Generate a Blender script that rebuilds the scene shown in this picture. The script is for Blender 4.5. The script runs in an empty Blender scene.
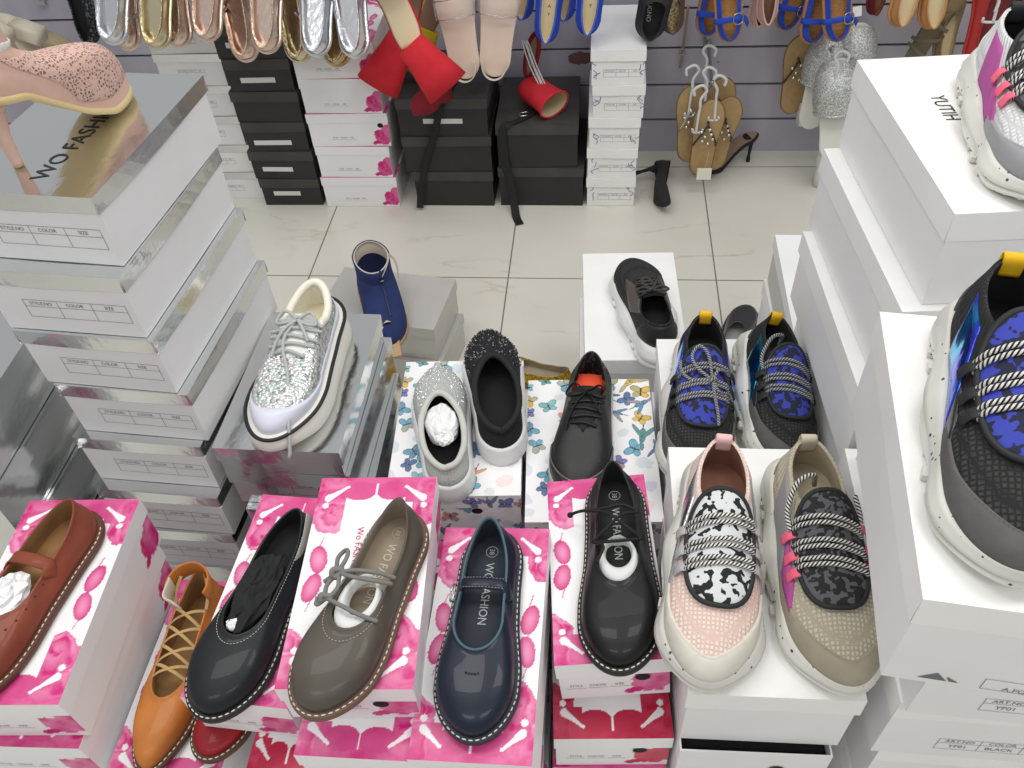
import bpy, math, random
import numpy as np
from mathutils import Matrix, Vector, Euler
from mathutils.bvhtree import BVHTree

SC = bpy.context.scene
COL = SC.collection
PI = math.pi
rad = math.radians

# ------------------------------------------------------------------ camera, world, lights, exposure
cam_data = bpy.data.cameras.new('camera')
cam = bpy.data.objects.new('camera', cam_data)
COL.objects.link(cam)
SC.camera = cam
cam_data.sensor_width = 36.0
cam_data.lens = 844.0 / 1024.0 * 36.0
cam_data.clip_start = 0.02
_p, _y, _r = rad(45.86), rad(-7.884), rad(-4.354)
_F = np.array([math.sin(_y) * math.cos(_p), math.cos(_y) * math.cos(_p), -math.sin(_p)])
_R = np.array([math.cos(_y), -math.sin(_y), 0.0])
_U = np.cross(_R, _F)
_R2 = math.cos(_r) * _R + math.sin(_r) * _U
_U2 = -math.sin(_r) * _R + math.cos(_r) * _U
_m = Matrix.Identity(4)
for _i in range(3):
    _m[_i][0], _m[_i][1], _m[_i][2] = _R2[_i], _U2[_i], -_F[_i]
_m.translation = Vector((0, 0, 1.562))
cam.matrix_world = _m

world = bpy.data.worlds.new('world')
SC.world = world
world.use_nodes = True
world.node_tree.nodes['Background'].inputs[0].default_value = (0.97, 0.985, 1.0, 1)
world.node_tree.nodes['Background'].inputs[1].default_value = 0.44

def area(name, loc, sx, sy, power, rot=(0, 0, 0), col=(1, 0.985, 0.95)):
    d = bpy.data.lights.new(name, 'AREA')
    d.shape = 'RECTANGLE'; d.size = sx; d.size_y = sy; d.energy = power; d.color = col
    o = bpy.data.objects.new(name, d)
    o.location = loc; o.rotation_euler = rot
    COL.objects.link(o)
    return o

# rows of ceiling panels over the shop floor
area('ceiling_light', (-0.9, 0.9, 2.75), 1.2, 0.5, 14.6)
area('ceiling_light', (0.9, 0.9, 2.75), 1.2, 0.5, 14.6)
area('ceiling_light', (-0.9, -0.9, 2.75), 1.2, 0.5, 12.4)
area('ceiling_light', (0.9, -0.9, 2.75), 1.2, 0.5, 12.4)
area('ceiling_light', (0.0, 1.75, 2.75), 2.4, 0.4, 10)

vs = SC.view_settings
vs.view_transform = 'Standard'
vs.look = 'None'
vs.gamma = 1.0
vs.use_curve_mapping = False
vs.exposure = 0.07

# ------------------------------------------------------------------ helpers
def lin(c):
    c = c / 255.0
    return c / 12.92 if c <= 0.04045 else ((c + 0.055) / 1.055) ** 2.4

def rgb(r, g, b):
    return (lin(r), lin(g), lin(b), 1.0)

MATS = {}

class NT:
    """small node-tree writer"""
    def __init__(s, name):
        s.m = bpy.data.materials.new(name)
        s.m.use_nodes = True
        s.t = s.m.node_tree
        s.b = s.t.nodes['Principled BSDF']
    def n(s, kind, props=None, **ins):
        nd = s.t.nodes.new(kind)
        for k, v in (props or {}).items():
            setattr(nd, k, v)
        for k, v in ins.items():
            key = int(k[1:]) if k[0] == 'i' and k[1:].isdigit() else k.replace('_', ' ')
            s.put(nd.inputs[key], v)
        return nd
    def put(s, sock, v):
        if isinstance(v, bpy.types.NodeSocket):
            s.t.links.new(v, sock)
        else:
            sock.default_value = v
    def math(s, op, a, b=0.0, c=0.0):
        nd = s.t.nodes.new('ShaderNodeMath'); nd.operation = op
        s.put(nd.inputs[0], a); s.put(nd.inputs[1], b); s.put(nd.inputs[2], c)
        return nd.outputs[0]
    def mix(s, f, a, b):
        nd = s.t.nodes.new('ShaderNodeMix'); nd.data_type = 'RGBA'
        s.put(nd.inputs[0], f); s.put(nd.inputs[6], a); s.put(nd.inputs[7], b)
        return nd.outputs[2]
    def ramp(s, f, stops, mode='LINEAR'):
        nd = s.t.nodes.new('ShaderNodeValToRGB'); nd.color_ramp.interpolation = mode
        el = nd.color_ramp.elements
        while len(el) < len(stops):
            el.new(0.5)
        for e, (p, c) in zip(el, stops):
            e.position = p; e.color = c
        s.put(nd.inputs[0], f)
        return nd.outputs[0]
    def obj(s):
        return s.n('ShaderNodeTexCoord').outputs['Object']
    def uv(s):
        return s.n('ShaderNodeTexCoord').outputs['UV']
    def noise(s, vec, scale, detail=3.0):
        return s.n('ShaderNodeTexNoise', None, Vector=vec, Scale=scale, Detail=detail).outputs['Fac']
    def bump(s, h, strength=0.3, dist=0.002):
        nd = s.n('ShaderNodeBump', None, Strength=strength, Distance=dist, Height=h)
        s.put(s.b.inputs['Normal'], nd.outputs[0])
    def set(s, **k):
        for a, v in k.items():
            s.put(s.b.inputs[a.replace('_', ' ')], v)
        return s

def mat(name, col, rough=0.5, metal=0.0, bump=None, var=0.0, vscale=30, spec=0.5, coat=0.0, sheen=0.0):
    """plain procedural material: a colour with slight noise variation and an optional grain bump"""
    if name in MATS:
        return MATS[name]
    t = NT(name)
    o = t.obj()
    c = rgb(*col)
    if var:
        f = t.noise(o, vscale)
        d = tuple(max(0, x * (1 - var)) for x in c[:3]) + (1,)
        l = tuple(min(1, x * (1 + var)) for x in c[:3]) + (1,)
        t.set(Base_Color=t.ramp(f, [(0.3, d), (0.7, l)]))
    else:
        t.set(Base_Color=c)
    t.set(Roughness=rough, Metallic=metal)
    t.b.inputs['Specular IOR Level'].default_value = spec
    t.b.inputs['Coat Weight'].default_value = coat
    t.b.inputs['Sheen Weight'].default_value = sheen
    if bump:
        t.bump(t.noise(o, bump[0]), bump[1], bump[2] if len(bump) > 2 else 0.002)
    MATS[name] = t.m
    return t.m

def mesh(name, V, F, m=None, parent=None, smooth=True, uvs=None, cols=None, mats=None, midx=None):
    me = bpy.data.meshes.new(name)
    V = np.asarray(V, float)
    me.from_pydata([tuple(v) for v in V], [], [tuple(int(i) for i in f) for f in F])
    if smooth:
        me.polygons.foreach_set('use_smooth', [True] * len(me.polygons))
    if uvs is not None:
        li = np.empty(len(me.loops), int); me.loops.foreach_get('vertex_index', li)
        ul = me.uv_layers.new(name='UVMap')
        ul.data.foreach_set('uv', np.asarray(uvs, float)[li].ravel())
    if cols is not None:
        a = me.color_attributes.new('print', 'FLOAT_COLOR', 'POINT')
        a.data.foreach_set('color', np.hstack([np.asarray(cols, float), np.ones((len(V), 1))]).ravel())
    for q in (mats or ([m] if m else [])):
        me.materials.append(q)
    if midx is not None:
        me.polygons.foreach_set('material_index', midx)
    me.update()
    o = bpy.data.objects.new(name, me)
    COL.objects.link(o)
    if parent:
        o.parent = parent
    return o

class MB:
    """collects pieces that belong to one part into one mesh"""
    def __init__(s):
        s.V = []; s.F = []; s.n = 0; s.U = []
    def add(s, V, F, U=None):
        V = np.asarray(V, float)
        s.V.append(V); s.F += [tuple(int(i) + s.n for i in f) for f in F]
        s.U.append(np.zeros((len(V), 2)) if U is None else np.asarray(U, float))
        s.n += len(V)
        return s
    def build(s, name, m, parent=None, smooth=True, **k):
        return mesh(name, np.vstack(s.V), s.F, m, parent, smooth, uvs=np.vstack(s.U), **k)

def thing(name, label, cat, loc=(0, 0, 0), rot=(0, 0, 0), group=None):
    o = bpy.data.objects.new(name, None)
    o.empty_display_size = 0.05
    COL.objects.link(o)
    o.location = loc; o.rotation_euler = rot
    tag(o, label, cat, group)
    return o

def tag(o, label, cat, group=None):
    o['label'] = label; o['category'] = cat
    if group:
        o['group'] = group
    return o

def structure(o):
    o['kind'] = 'structure'
    return o

def dup(root, label, loc, rot, group=None, scale=None):
    r = root.copy(); COL.objects.link(r)
    r.location = loc; r.rotation_euler = rot
    if scale: r.scale = scale
    r['label'] = label
    if group: r['group'] = group
    for ch in list(root.children):
        c = ch.copy(); COL.objects.link(c); c.parent = r
        for g in ch.children:
            d = g.copy(); COL.objects.link(d); d.parent = c
    return r

def grid_faces(nu, nv, close=False):
    F = []
    for i in range(nu if close else nu - 1):
        j = (i + 1) % nu
        for k in range(nv - 1):
            F.append((i * nv + k, j * nv + k, j * nv + k + 1, i * nv + k + 1))
    return F

def box_vf(x0, x1, y0, y1, z0, z1):
    V = [(x, y, z) for z in (z0, z1) for y in (y0, y1) for x in (x0, x1)]
    return V, [(0, 2, 3, 1), (4, 5, 7, 6), (0, 1, 5, 4), (2, 6, 7, 3), (0, 4, 6, 2), (1, 3, 7, 5)]

def spline(P, n, closed=False):
    """Catmull-Rom through the points, n samples"""
    P = np.asarray(P, float)
    N = len(P)
    if closed:
        Q = np.vstack([P[-1], P, P[0], P[1]]); segs = N
    else:
        Q = np.vstack([2 * P[0] - P[1], P, 2 * P[-1] - P[-2]]); segs = N - 1
    t = np.linspace(0, segs, n, endpoint=not closed)
    i = np.minimum(t.astype(int), segs - 1); f = (t - i)[:, None]
    a, b, c, d = Q[i], Q[i + 1], Q[i + 2], Q[i + 3]
    return 0.5 * (2 * b + (c - a) * f + (2 * a - 5 * b + 4 * c - d) * f ** 2 + (3 * b - a - 3 * c + d) * f ** 3)

def frames(P, closed=False):
    P = np.asarray(P, float)
    T = np.gradient(P, axis=0)
    if closed:
        T = np.roll(P, -1, 0) - np.roll(P, 1, 0)
    T /= np.linalg.norm(T, axis=1)[:, None] + 1e-12
    u = np.cross(T[0], (0, 0, 1.0))
    if np.linalg.norm(u) < 1e-3:
        u = np.array([1.0, 0, 0])
    A = []
    for t in T:
        u = u - t * (u @ t); u /= np.linalg.norm(u) + 1e-12
        A.append(u.copy())
    A = np.array(A)
    return T, A, np.cross(T, A)

def tube(P, r, seg=8, closed=False):
    """round cord along the points; uv.x goes round, uv.y is metres along"""
    P = np.asarray(P, float)
    T, A, B = frames(P, closed)
    r = np.broadcast_to(np.asarray(r, float), (len(P),))
    a = np.arange(seg) * 2 * PI / seg
    V = P[:, None, :] + r[:, None, None] * (np.cos(a)[None, :, None] * A[:, None, :] + np.sin(a)[None, :, None] * B[:, None, :])
    V = V.reshape(-1, 3)
    n = len(P); F = []
    for i in range(n if closed else n - 1):
        j = (i + 1) % n
        for k in range(seg):
            q = (k + 1) % seg
            F.append((i * seg + k, i * seg + q, j * seg + q, j * seg + k))
    if not closed:
        F.append(tuple(range(seg))[::-1]); F.append(tuple((n - 1) * seg + k for k in range(seg)))
    L = np.r_[0, np.cumsum(np.linalg.norm(np.diff(P, axis=0), axis=1))]
    U = np.stack([np.tile(np.abs(np.arange(seg) / seg), n), np.repeat(L, seg)], 1)
    return V, F, U

def ribbon(P, w, t, side):
    """flat strap along the points: width w along direction(s) `side`, thickness t"""
    P = np.asarray(P, float)
    T = np.gradient(P, axis=0); T /= np.linalg.norm(T, axis=1)[:, None] + 1e-12
    S = np.broadcast_to(np.asarray(side, float), P.shape).copy()
    S -= T * (S * T).sum(1)[:, None]; S /= np.linalg.norm(S, axis=1)[:, None] + 1e-12
    N = np.cross(S, T)
    w = np.broadcast_to(np.asarray(w, float), (len(P),))[:, None]
    prof = [(-.5, 0), (-.42, .5), (.42, .5), (.5, 0), (.42, -.5), (-.42, -.5)]
    V = np.stack([P + S * w * a + N * t * b for a, b in prof], 1).reshape(-1, 3)
    k = len(prof); n = len(P); F = []
    for i in range(n - 1):
        for j in range(k):
            q = (j + 1) % k
            F.append((i * k + j, i * k + q, (i + 1) * k + q, (i + 1) * k + j))
    F.append(tuple(range(k))[::-1]); F.append(tuple((n - 1) * k + j for j in range(k)))
    return V, F

def sweep_rings(rings, cap=True):
    """loft of closed rings (each m points)"""
    R = np.asarray(rings, float); n, k = R.shape[:2]
    F = []
    for i in range(n - 1):
        for j in range(k):
            q = (j + 1) % k
            F.append((i * k + j, i * k + q, (i + 1) * k + q, (i + 1) * k + j))
    if cap:
        F.append(tuple(range(k))[::-1]); F.append(tuple((n - 1) * k + j for j in range(k)))
    return R.reshape(-1, 3), F

_TXT = {}
def text_vf(s, size, cx=0.0, cy=0.0, sx=1.0, bold=0.0):
    """lettering as flat mesh in XY, centred on (cx, cy)"""
    key = (s, bold)
    if key not in _TXT:
        cu = bpy.data.curves.new('lettering', 'FONT')
        cu.body = s; cu.size = 1.0; cu.resolution_u = 3; cu.offset = bold
        o = bpy.data.objects.new('lettering', cu); COL.objects.link(o)
        dg = bpy.context.evaluated_depsgraph_get()
        me = bpy.data.meshes.new_from_object(o.evaluated_get(dg))
        V = np.array([v.co[:] for v in me.vertices]).reshape(-1, 3); F = [tuple(p.vertices) for p in me.polygons]
        bpy.data.objects.remove(o); bpy.data.curves.remove(cu); bpy.data.meshes.remove(me)
        if len(V):
            V[:, 0] -= (V[:, 0].min() + V[:, 0].max()) / 2; V[:, 1] -= (V[:, 1].min() + V[:, 1].max()) / 2
        _TXT[key] = (V, F)
    V, F = _TXT[key]
    W = V * size
    W[:, 0] *= sx
    return W + np.array([cx, cy, 0]), F

def line_vf(x0, y0, x1, y1, w):
    d = np.array([x1 - x0, y1 - y0]); d = d / np.linalg.norm(d); n = np.array([-d[1], d[0]]) * w / 2
    a = np.array([x0, y0]); b = np.array([x1, y1])
    q = [a - n, b - n, b + n, a + n]
    return [(x, y, 0) for x, y in q], [(0, 1, 2, 3)]

def on_front(V, y, z0=0.0):
    """XY lettering -> front face of a box (facing -y)"""
    V = np.asarray(V, float)
    return np.stack([V[:, 0], np.full(len(V), y), V[:, 1] + z0], 1)

def on_top(V, z, ang=0.0, x=0.0, y=0.0):
    V = np.asarray(V, float); c, s = math.cos(ang), math.sin(ang)
    return np.stack([V[:, 0] * c - V[:, 1] * s + x, V[:, 0] * s + V[:, 1] * c + y, np.full(len(V), z)], 1)

# numpy value noise
_rng = np.random.RandomState(5)
_tab = _rng.rand(256, 256)
def vnoise(x, y, octv=4):
    out = 0; amp = 1; tot = 0
    for _ in range(octv):
        xi = np.floor(x).astype(int); yi = np.floor(y).astype(int)
        fx = x - xi; fy = y - yi
        fx = fx * fx * (3 - 2 * fx); fy = fy * fy * (3 - 2 * fy)
        g = lambda a, b: _tab[a % 256, b % 256]
        v = (g(xi, yi) * (1 - fx) + g(xi + 1, yi) * fx) * (1 - fy) + (g(xi, yi + 1) * (1 - fx) + g(xi + 1, yi + 1) * fx) * fy
        out = out + v * amp; tot += amp; amp *= 0.5; x = x * 2.03 + 17; y = y * 2.03 + 31
    return out / tot

def sstep(a, b, x):
    t = np.clip((x - a) / (b - a), 0, 1)
    return t * t * (3 - 2 * t)

# ------------------------------------------------------------------ setting
def m_floor():
    t = NT('polished_cream_tile')
    o = t.n('ShaderNodeTexCoord').outputs['Object']
    sp = t.n('ShaderNodeSeparateXYZ', None, Vector=o)
    fx = t.math('FRACT', t.math('DIVIDE', t.math('ADD', sp.outputs[0], 0.855 + 12.0), 0.6))
    fy = t.math('FRACT', t.math('DIVIDE', t.math('SUBTRACT', sp.outputs[1], 1.933 - 12.0), 0.6))
    dx = t.math('MINIMUM', fx, t.math('SUBTRACT', 1.0, fx))
    dy = t.math('MINIMUM', fy, t.math('SUBTRACT', 1.0, fy))
    g = t.math('LESS_THAN', t.math('MINIMUM', dx, dy), 0.0034)
    n1 = t.noise(o, 1.8, 5)
    base = t.ramp(n1, [(0.3, rgb(214, 211, 200)), (0.7, rgb(228, 225, 214))])
    mp = t.n('ShaderNodeMapping', None, Vector=o, Scale=(0.9, 3.2, 1.0), Rotation=(0, 0, rad(12)))
    n2 = t.noise(mp.outputs[0], 1.6, 6)
    vein = t.ramp(t.math('ABSOLUTE', t.math('SUBTRACT', n2, 0.5)), [(0.0, (1, 1, 1, 1)), (0.012, (0, 0, 0, 1))])
    n3 = t.noise(o, 2.7, 2)
    vm = t.math('MULTIPLY', vein, t.ramp(n3, [(0.5, (0, 0, 0, 1)), (0.66, (0.6, 0.6, 0.6, 1))]))
    c = t.mix(vm, base, rgb(186, 164, 128))
    t.set(Base_Color=t.mix(g, c, rgb(120, 118, 108)), Roughness=t.math('ADD', 0.22, t.math('MULTIPLY', g, 0.5)))
    return t.m

fl = structure(mesh('floor', [(-4, -3, 0), (4, -3, 0), (4, 2.66, 0), (-4, 2.66, 0)], [(0, 1, 2, 3)], m_floor(), smooth=False))

WALL_Y = 2.634
def m_wall():
    t = NT('lilac_grey_slatboard')
    o = t.obj()
    mp = t.n('ShaderNodeMapping', None, Vector=o, Scale=(1.0, 1.0, 0.25))
    f = t.noise(mp.outputs[0], 9, 5)
    c = t.ramp(f, [(0.25, rgb(160, 157, 170)), (0.75, rgb(186, 183, 195))])
    chip = t.ramp(t.noise(o, 6.5, 5), [(0.735, (0, 0, 0, 1)), (0.74, (1, 1, 1, 1))], 'CONSTANT')
    sp = t.n('ShaderNodeSeparateXYZ', None, Vector=o)                 # one torn patch of the board's face
    dx = t.math('DIVIDE', t.math('SUBTRACT', sp.outputs[0], -0.065), 0.040)
    dz = t.math('DIVIDE', t.math('SUBTRACT', sp.outputs[2], 0.335), 0.022)
    d2 = t.math('ADD', t.math('ADD', t.math('MULTIPLY', dx, dx), t.math('MULTIPLY', dz, dz)), t.math('MULTIPLY', t.math('SUBTRACT', t.noise(o, 60, 3), 0.5), 1.6))
    chip = t.math('MAXIMUM', t.math('LESS_THAN', d2, 1.0), chip)
    t.set(Base_Color=t.mix(chip, c, rgb(112, 84, 74)), Roughness=0.55)
    return t.m
b = MB()
edges = [0.0, 0.119] + [0.119 + 0.1225 * k for k in range(1, 11)]
for a0, a1 in zip(edges[:-1], edges[1:]):          # boards with a T-slot between them, as one slatwall
    b.add(*box_vf(-4, 4, WALL_Y, WALL_Y + 0.02, a0 + (0.004 if a0 else 0), a1 - 0.004))
wall = structure(b.build('wall_back', m_wall(), smooth=False))
structure(mesh('trim_1', *box_vf(-4, 4, WALL_Y + 0.012, WALL_Y + 0.03, 0, 1.34), mat('dark_slot', (70, 68, 74), 0.6), smooth=False))
# ------------------------------------------------------------------ shoe boxes
def m_print(name, rough=0.42):
    t = NT(name)
    a = t.n('ShaderNodeVertexColor', {'layer_name': 'print'})
    t.set(Base_Color=a.outputs[0], Roughness=rough)
    return t.m
M_PRINT = m_print('printed_card')
M_WHITE = mat('white_card', (240, 240, 238), 0.45, var=0.03, vscale=12)
M_WHITE2 = mat('white_card_matte', (234, 234, 235), 0.6, var=0.03, vscale=9)
M_BLACKBOX = mat('black_card', (38, 38, 40), 0.55, var=0.15, vscale=14)
M_BLACKLID = mat('black_card_dusty', (62, 61, 59), 0.65, var=0.25, vscale=10)
M_INK = mat('grey_ink', (105, 106, 112), 0.6)
M_INKD = mat('dark_ink', (48, 48, 54), 0.5)
M_HOLE = mat('finger_hole_dark', (14, 14, 15), 0.8)
M_STICK = mat('white_sticker', (216, 216, 214), 0.5)
M_MAG = mat('magenta_ink', (196, 38, 110), 0.5)

def m_silver(name, base=(226, 228, 228), r0=0.08, wr=0.35, sc=9):
    t = NT(name)
    o = t.obj()
    mp = t.n('ShaderNodeMapping', None, Vector=o, Scale=(1.0, 0.35, 1.0))
    n = t.noise(mp.outputs[0], sc, 5)
    f = t.noise(o, 160, 2)
    t.set(Base_Color=rgb(*base), Metallic=1.0, Roughness=t.math('ADD', r0, t.math('MULTIPLY', n, 0.12)))
    t.bump(t.math('ADD', n, t.math('MULTIPLY', f, 0.05)), wr, 0.006)
    return t.m
M_SILVER = m_silver('silver_foil_card')
M_SILVERD = m_silver('dusty_silver_foil_card', (206, 205, 200), 0.42, 0.7, 14)
M_SILVERD.node_tree.nodes['Principled BSDF'].inputs['Metallic'].default_value = 0.45

def painted_box(W, L, z0, z1, paint, res=0.0016, bottom=False):
    """box skin whose faces are fine grids carrying the printed colours; paint(face, u, v) in metres"""
    V = []; F = []; Cc = []; n = 0
    H = z1 - z0
    for face, (a, bb) in dict(top=(W, L), front=(W, H), back=(W, H), left=(L, H), right=(L, H)).items():
        r = res if face in ('top',) else res * 1.5
        na, nb = max(2, int(a / r)), max(2, int(bb / r))
        u, v = np.meshgrid(np.linspace(-a / 2, a / 2, na), np.linspace(0, bb, nb) - (bb / 2 if face == 'top' else 0), indexing='ij')
        u = u.ravel(); v = v.ravel(); o = np.ones_like(u)
        if face == 'top': P = np.stack([u, v, z1 * o], 1)
        if face == 'front': P = np.stack([u, -L / 2 * o, z0 + v], 1)
        if face == 'back': P = np.stack([-u, L / 2 * o, z0 + v], 1)
        if face == 'right': P = np.stack([W / 2 * o, u, z0 + v], 1)
        if face == 'left': P = np.stack([-W / 2 * o, -u, z0 + v], 1)
        V.append(P); Cc.append(np.clip(paint(face, u, v), 0, 1))
        F += [tuple(i + n for i in f) for f in np.asarray([(i * nb + k, (i + 1) * nb + k, (i + 1) * nb + k + 1, i * nb + k + 1) for i in range(na - 1) for k in range(nb - 1)])]
        n += len(P)
    V = np.vstack(V)
    F.append(tuple(0 for _ in range(0)) or (n, n + 1, n + 3, n + 2))
    V = np.vstack([V, [(-W / 2, -L / 2, z0), (-W / 2, L / 2, z0), (W / 2, -L / 2, z0), (W / 2, L / 2, z0)]])
    return V, F, np.vstack(Cc + [np.ones((4, 3)) * 0.8])

WHT = np.array(rgb(243, 242, 243)[:3]); PK1 = np.array(rgb(204, 14, 118)[:3]); PK2 = np.array(rgb(250, 176, 212)[:3])
def ell(u, v, cu, cv, ru, rv, ang=0.0):
    c, s = math.cos(ang), math.sin(ang)
    x = (u - cu) * c + (v - cv) * s; y = -(u - cu) * s + (v - cv) * c
    return (x / ru) ** 2 + (y / rv) ** 2

def make_floral(W, L, red=False):
    p1 = np.array(rgb(186, 10, 60)[:3]) if red else PK1
    p2 = np.array(rgb(226, 90, 120)[:3]) if red else PK2
    def paint_lid(face, u, v):
        c = np.tile(WHT, (len(u), 1))
        n = vnoise(u * 55 + 40, v * 55 + 9, 4)
        n2 = vnoise(u * 130 + 5, v * 130, 3)
        if face == 'top':
            U = u / (W / 2); T = v / L + 0.5
            m = np.zeros_like(u); sh = n * 0.9
            for e in (0, 1):                                     # both short ends mirror each other
                t = T if e else 1 - T
                Ue = U if e else -U
                band = (t > 0.86) & (np.abs(Ue) < 1.1)
                # rose clusters in the corners
                for cx, cy, rx, ry in ((-0.72, 0.86, 0.42, 0.14), (-0.62, 0.79, 0.36, 0.10), (0.92, 0.90, 0.28, 0.14), (0.98, 0.82, 0.16, 0.07)):
                    q = ell(Ue, t, cx, cy, rx, ry) + (n - 0.5) * 1.1
                    k = q < 1; m[k] = 1; sh[k] = np.clip(0.16 + 1.5 * (n[k] - 0.3) + 0.45 * np.sin(q[k] * 8 + 5 * n[k]) * n2[k], 0, 1)
                m[band] = 1
                sh[band] = np.clip(sh[band] * 0.55, 0, 1)
                for cx in (-0.29, 0.29):                            # two big petals
                    q = ell(Ue, t, cx, 0.925, 0.30, 0.052)
                    k = q < 1; sh[k] = 0.05 + 0.25 * n[k]; m[k] = 1
                for s_ in (-1, 1):                                  # white tusks and hearts
                    ax, ay, bx, by = s_ * 0.80, 0.886, s_ * 0.50, 0.948
                    tt = np.clip(((Ue - ax) * (bx - ax) * 0.3 + (t - ay) * (by - ay)) / ((bx - ax) ** 2 * 0.3 + (by - ay) ** 2), 0, 1)
                    dd = np.hypot((Ue - ax - tt * (bx - ax)) * W / 2, (t - ay - tt * (by - ay)) * L)
                    m[dd < 0.0022 + 0.0035 * (1 - tt) ** 2] = 0
                    m[np.hypot((Ue - s_ * 0.83) * W / 2, (t - 0.845) * L) < 0.0042] = 0
                q = np.minimum(ell(Ue, t, -0.29, 0.925, 0.30, 0.052), ell(Ue, t, 0.29, 0.925, 0.30, 0.052))
                m[(q > 1) & (np.abs(Ue) < 0.5) & (t < 0.925) & (t > 0.6)] = 0
                m[(np.abs(Ue) < 0.018) & (t > 0.88) & (t < 0.965)] = 0
                for cx, cy, an in ((0.78, 0.568, -0.20), (-0.76, 0.568, 0.16)):   # tulip pairs on the long sides
                    q = ell(Ue * W / 2, t * L, cx * W / 2, cy * L, 0.0108, 0.0195, an)
                    k = q < 1; m[k] = 1; sh[k] = np.clip(0.75 - 0.7 * q[k] ** 0.7 + 0.3 * (n[k] - 0.5), 0, 1)
                    k = (np.abs(Ue * W / 2 - cx * W / 2 + 0.004 * np.sin((t - 0.5) * 20)) < 0.0008) & (t > 0.5) & (t < cy + 0.11)
                    m[k] = 1
            col = p1 + (p2 - p1) * np.clip(sh * 0.85, 0, 1)[:, None]
            c = np.where(m[:, None] > 0.5, col, c)
        return c
    def paint_base(face, u, v):
        c = np.tile(WHT * 0.98, (len(u), 1))
        n = vnoise(u * 60 + 7, v * 60 + 3, 3)
        a = (W if face in ('front', 'back') else L) / 2
        q = np.minimum(ell(u, v, a - 0.022, 0.030, 0.026, 0.024), ell(u, v, a - 0.008, 0.055, 0.016, 0.018)) + (n - 0.5) * 1.3
        if face in ('front', 'right', 'back'):
            k = q < 1; c[k] = (p1 + (p2 - p1) * np.clip(n[k] * 1.2 - 0.35, 0, 1)[:, None])
            q2 = ell(u, v, a - 0.045, 0.012, 0.013, 0.006, 0.3)
            k = q2 < 1; c[k] = p1
        return c
    return paint_lid, paint_base

def make_butterfly(W, L, seed=3):
    pal = [rgb(58, 140, 180)[:3], rgb(96, 176, 205)[:3], rgb(40, 96, 160)[:3], rgb(120, 200, 205)[:3], rgb(236, 190, 40)[:3], rgb(110, 110, 190)[:3], rgb(232, 150, 120)[:3], rgb(60, 150, 140)[:3]]
    pal = [np.array(x) * 0.85 + 0.1 for x in pal]
    def scatter(c, u, v, A, B, v0, count, seed):
        rn = random.Random(seed)
        pts = []
        for k in range(count * 6):
            x = rn.uniform(-A, A); y = rn.uniform(v0, B)
            if all(math.hypot(x - a, y - b_) > 0.025 for a, b_ in pts):
                pts.append((x, y))
            if len(pts) >= count: break
        for x, y in pts:
            an = rn.uniform(0, 2 * PI); s = rn.uniform(0.007, 0.0125); kind = rn.random(); col = rn.choice(pal); col2 = rn.choice(pal)
            if kind < 0.28:      # washed-out blossom
                q = ell(u, v, x, y, s * 1.3, s, an) + (vnoise(u * 260, v * 260, 2) - 0.5)
                k = q < 0.9; c[k] = c[k] * 0.45 + col2 * 0.25 + WHT * 0.3
                continue
            if kind < 0.42:      # humming bird: body, long wings, tail, beak
                parts = [(0, 0, s * 0.55, s * 1.5, 0), (s * 1.0, s * 0.8, s * 0.4, s * 1.7, -0.7), (-s * 0.9, s * 0.9, s * 0.35, s * 1.5, 0.6), (0, -s * 1.9, s * 0.3, s * 1.1, 0.15), (0, s * 2.0, s * 0.09, s * 0.9, 0)]
            else:               # butterfly: four wings and a body
                parts = [(s * 0.75, s * 0.55, s * 0.85, s * 0.6, 0.5), (-s * 0.75, s * 0.55, s * 0.85, s * 0.6, -0.5), (s * 0.6, -s * 0.55, s * 0.6, s * 0.5, -0.5), (-s * 0.6, -s * 0.55, s * 0.6, s * 0.5, 0.5), (0, 0, s * 0.12, s * 0.9, 0)]
            ca, sa = math.cos(an), math.sin(an)
            for i, (px, py, rx, ry, pa) in enumerate(parts):
                q = ell(u, v, x + px * ca - py * sa, y + px * sa + py * ca, rx, ry, an + pa)
                k = q < 1
                cc = (col if i % 2 == 0 else col * 0.6 + col2 * 0.4) if i < 4 else np.array([0.05, 0.05, 0.07])
                c[k] = cc * (0.75 + 0.35 * vnoise(u[k] * 400, v[k] * 400, 2))[:, None]
                e = (q < 1) & (q > 0.72)
                c[e] = cc * 0.35
        return c
    def paint(face, u, v):
        c = np.tile(WHT, (len(u), 1))
        A = (W if face in ('top', 'front', 'back') else L) / 2
        if face == 'top':
            return scatter(c, u, v, A, L / 2, -L / 2, 54, seed)
        return scatter(c, u, v, A, max(v.max(), 0.03), 0, 26, seed + 5)
    return paint

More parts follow.
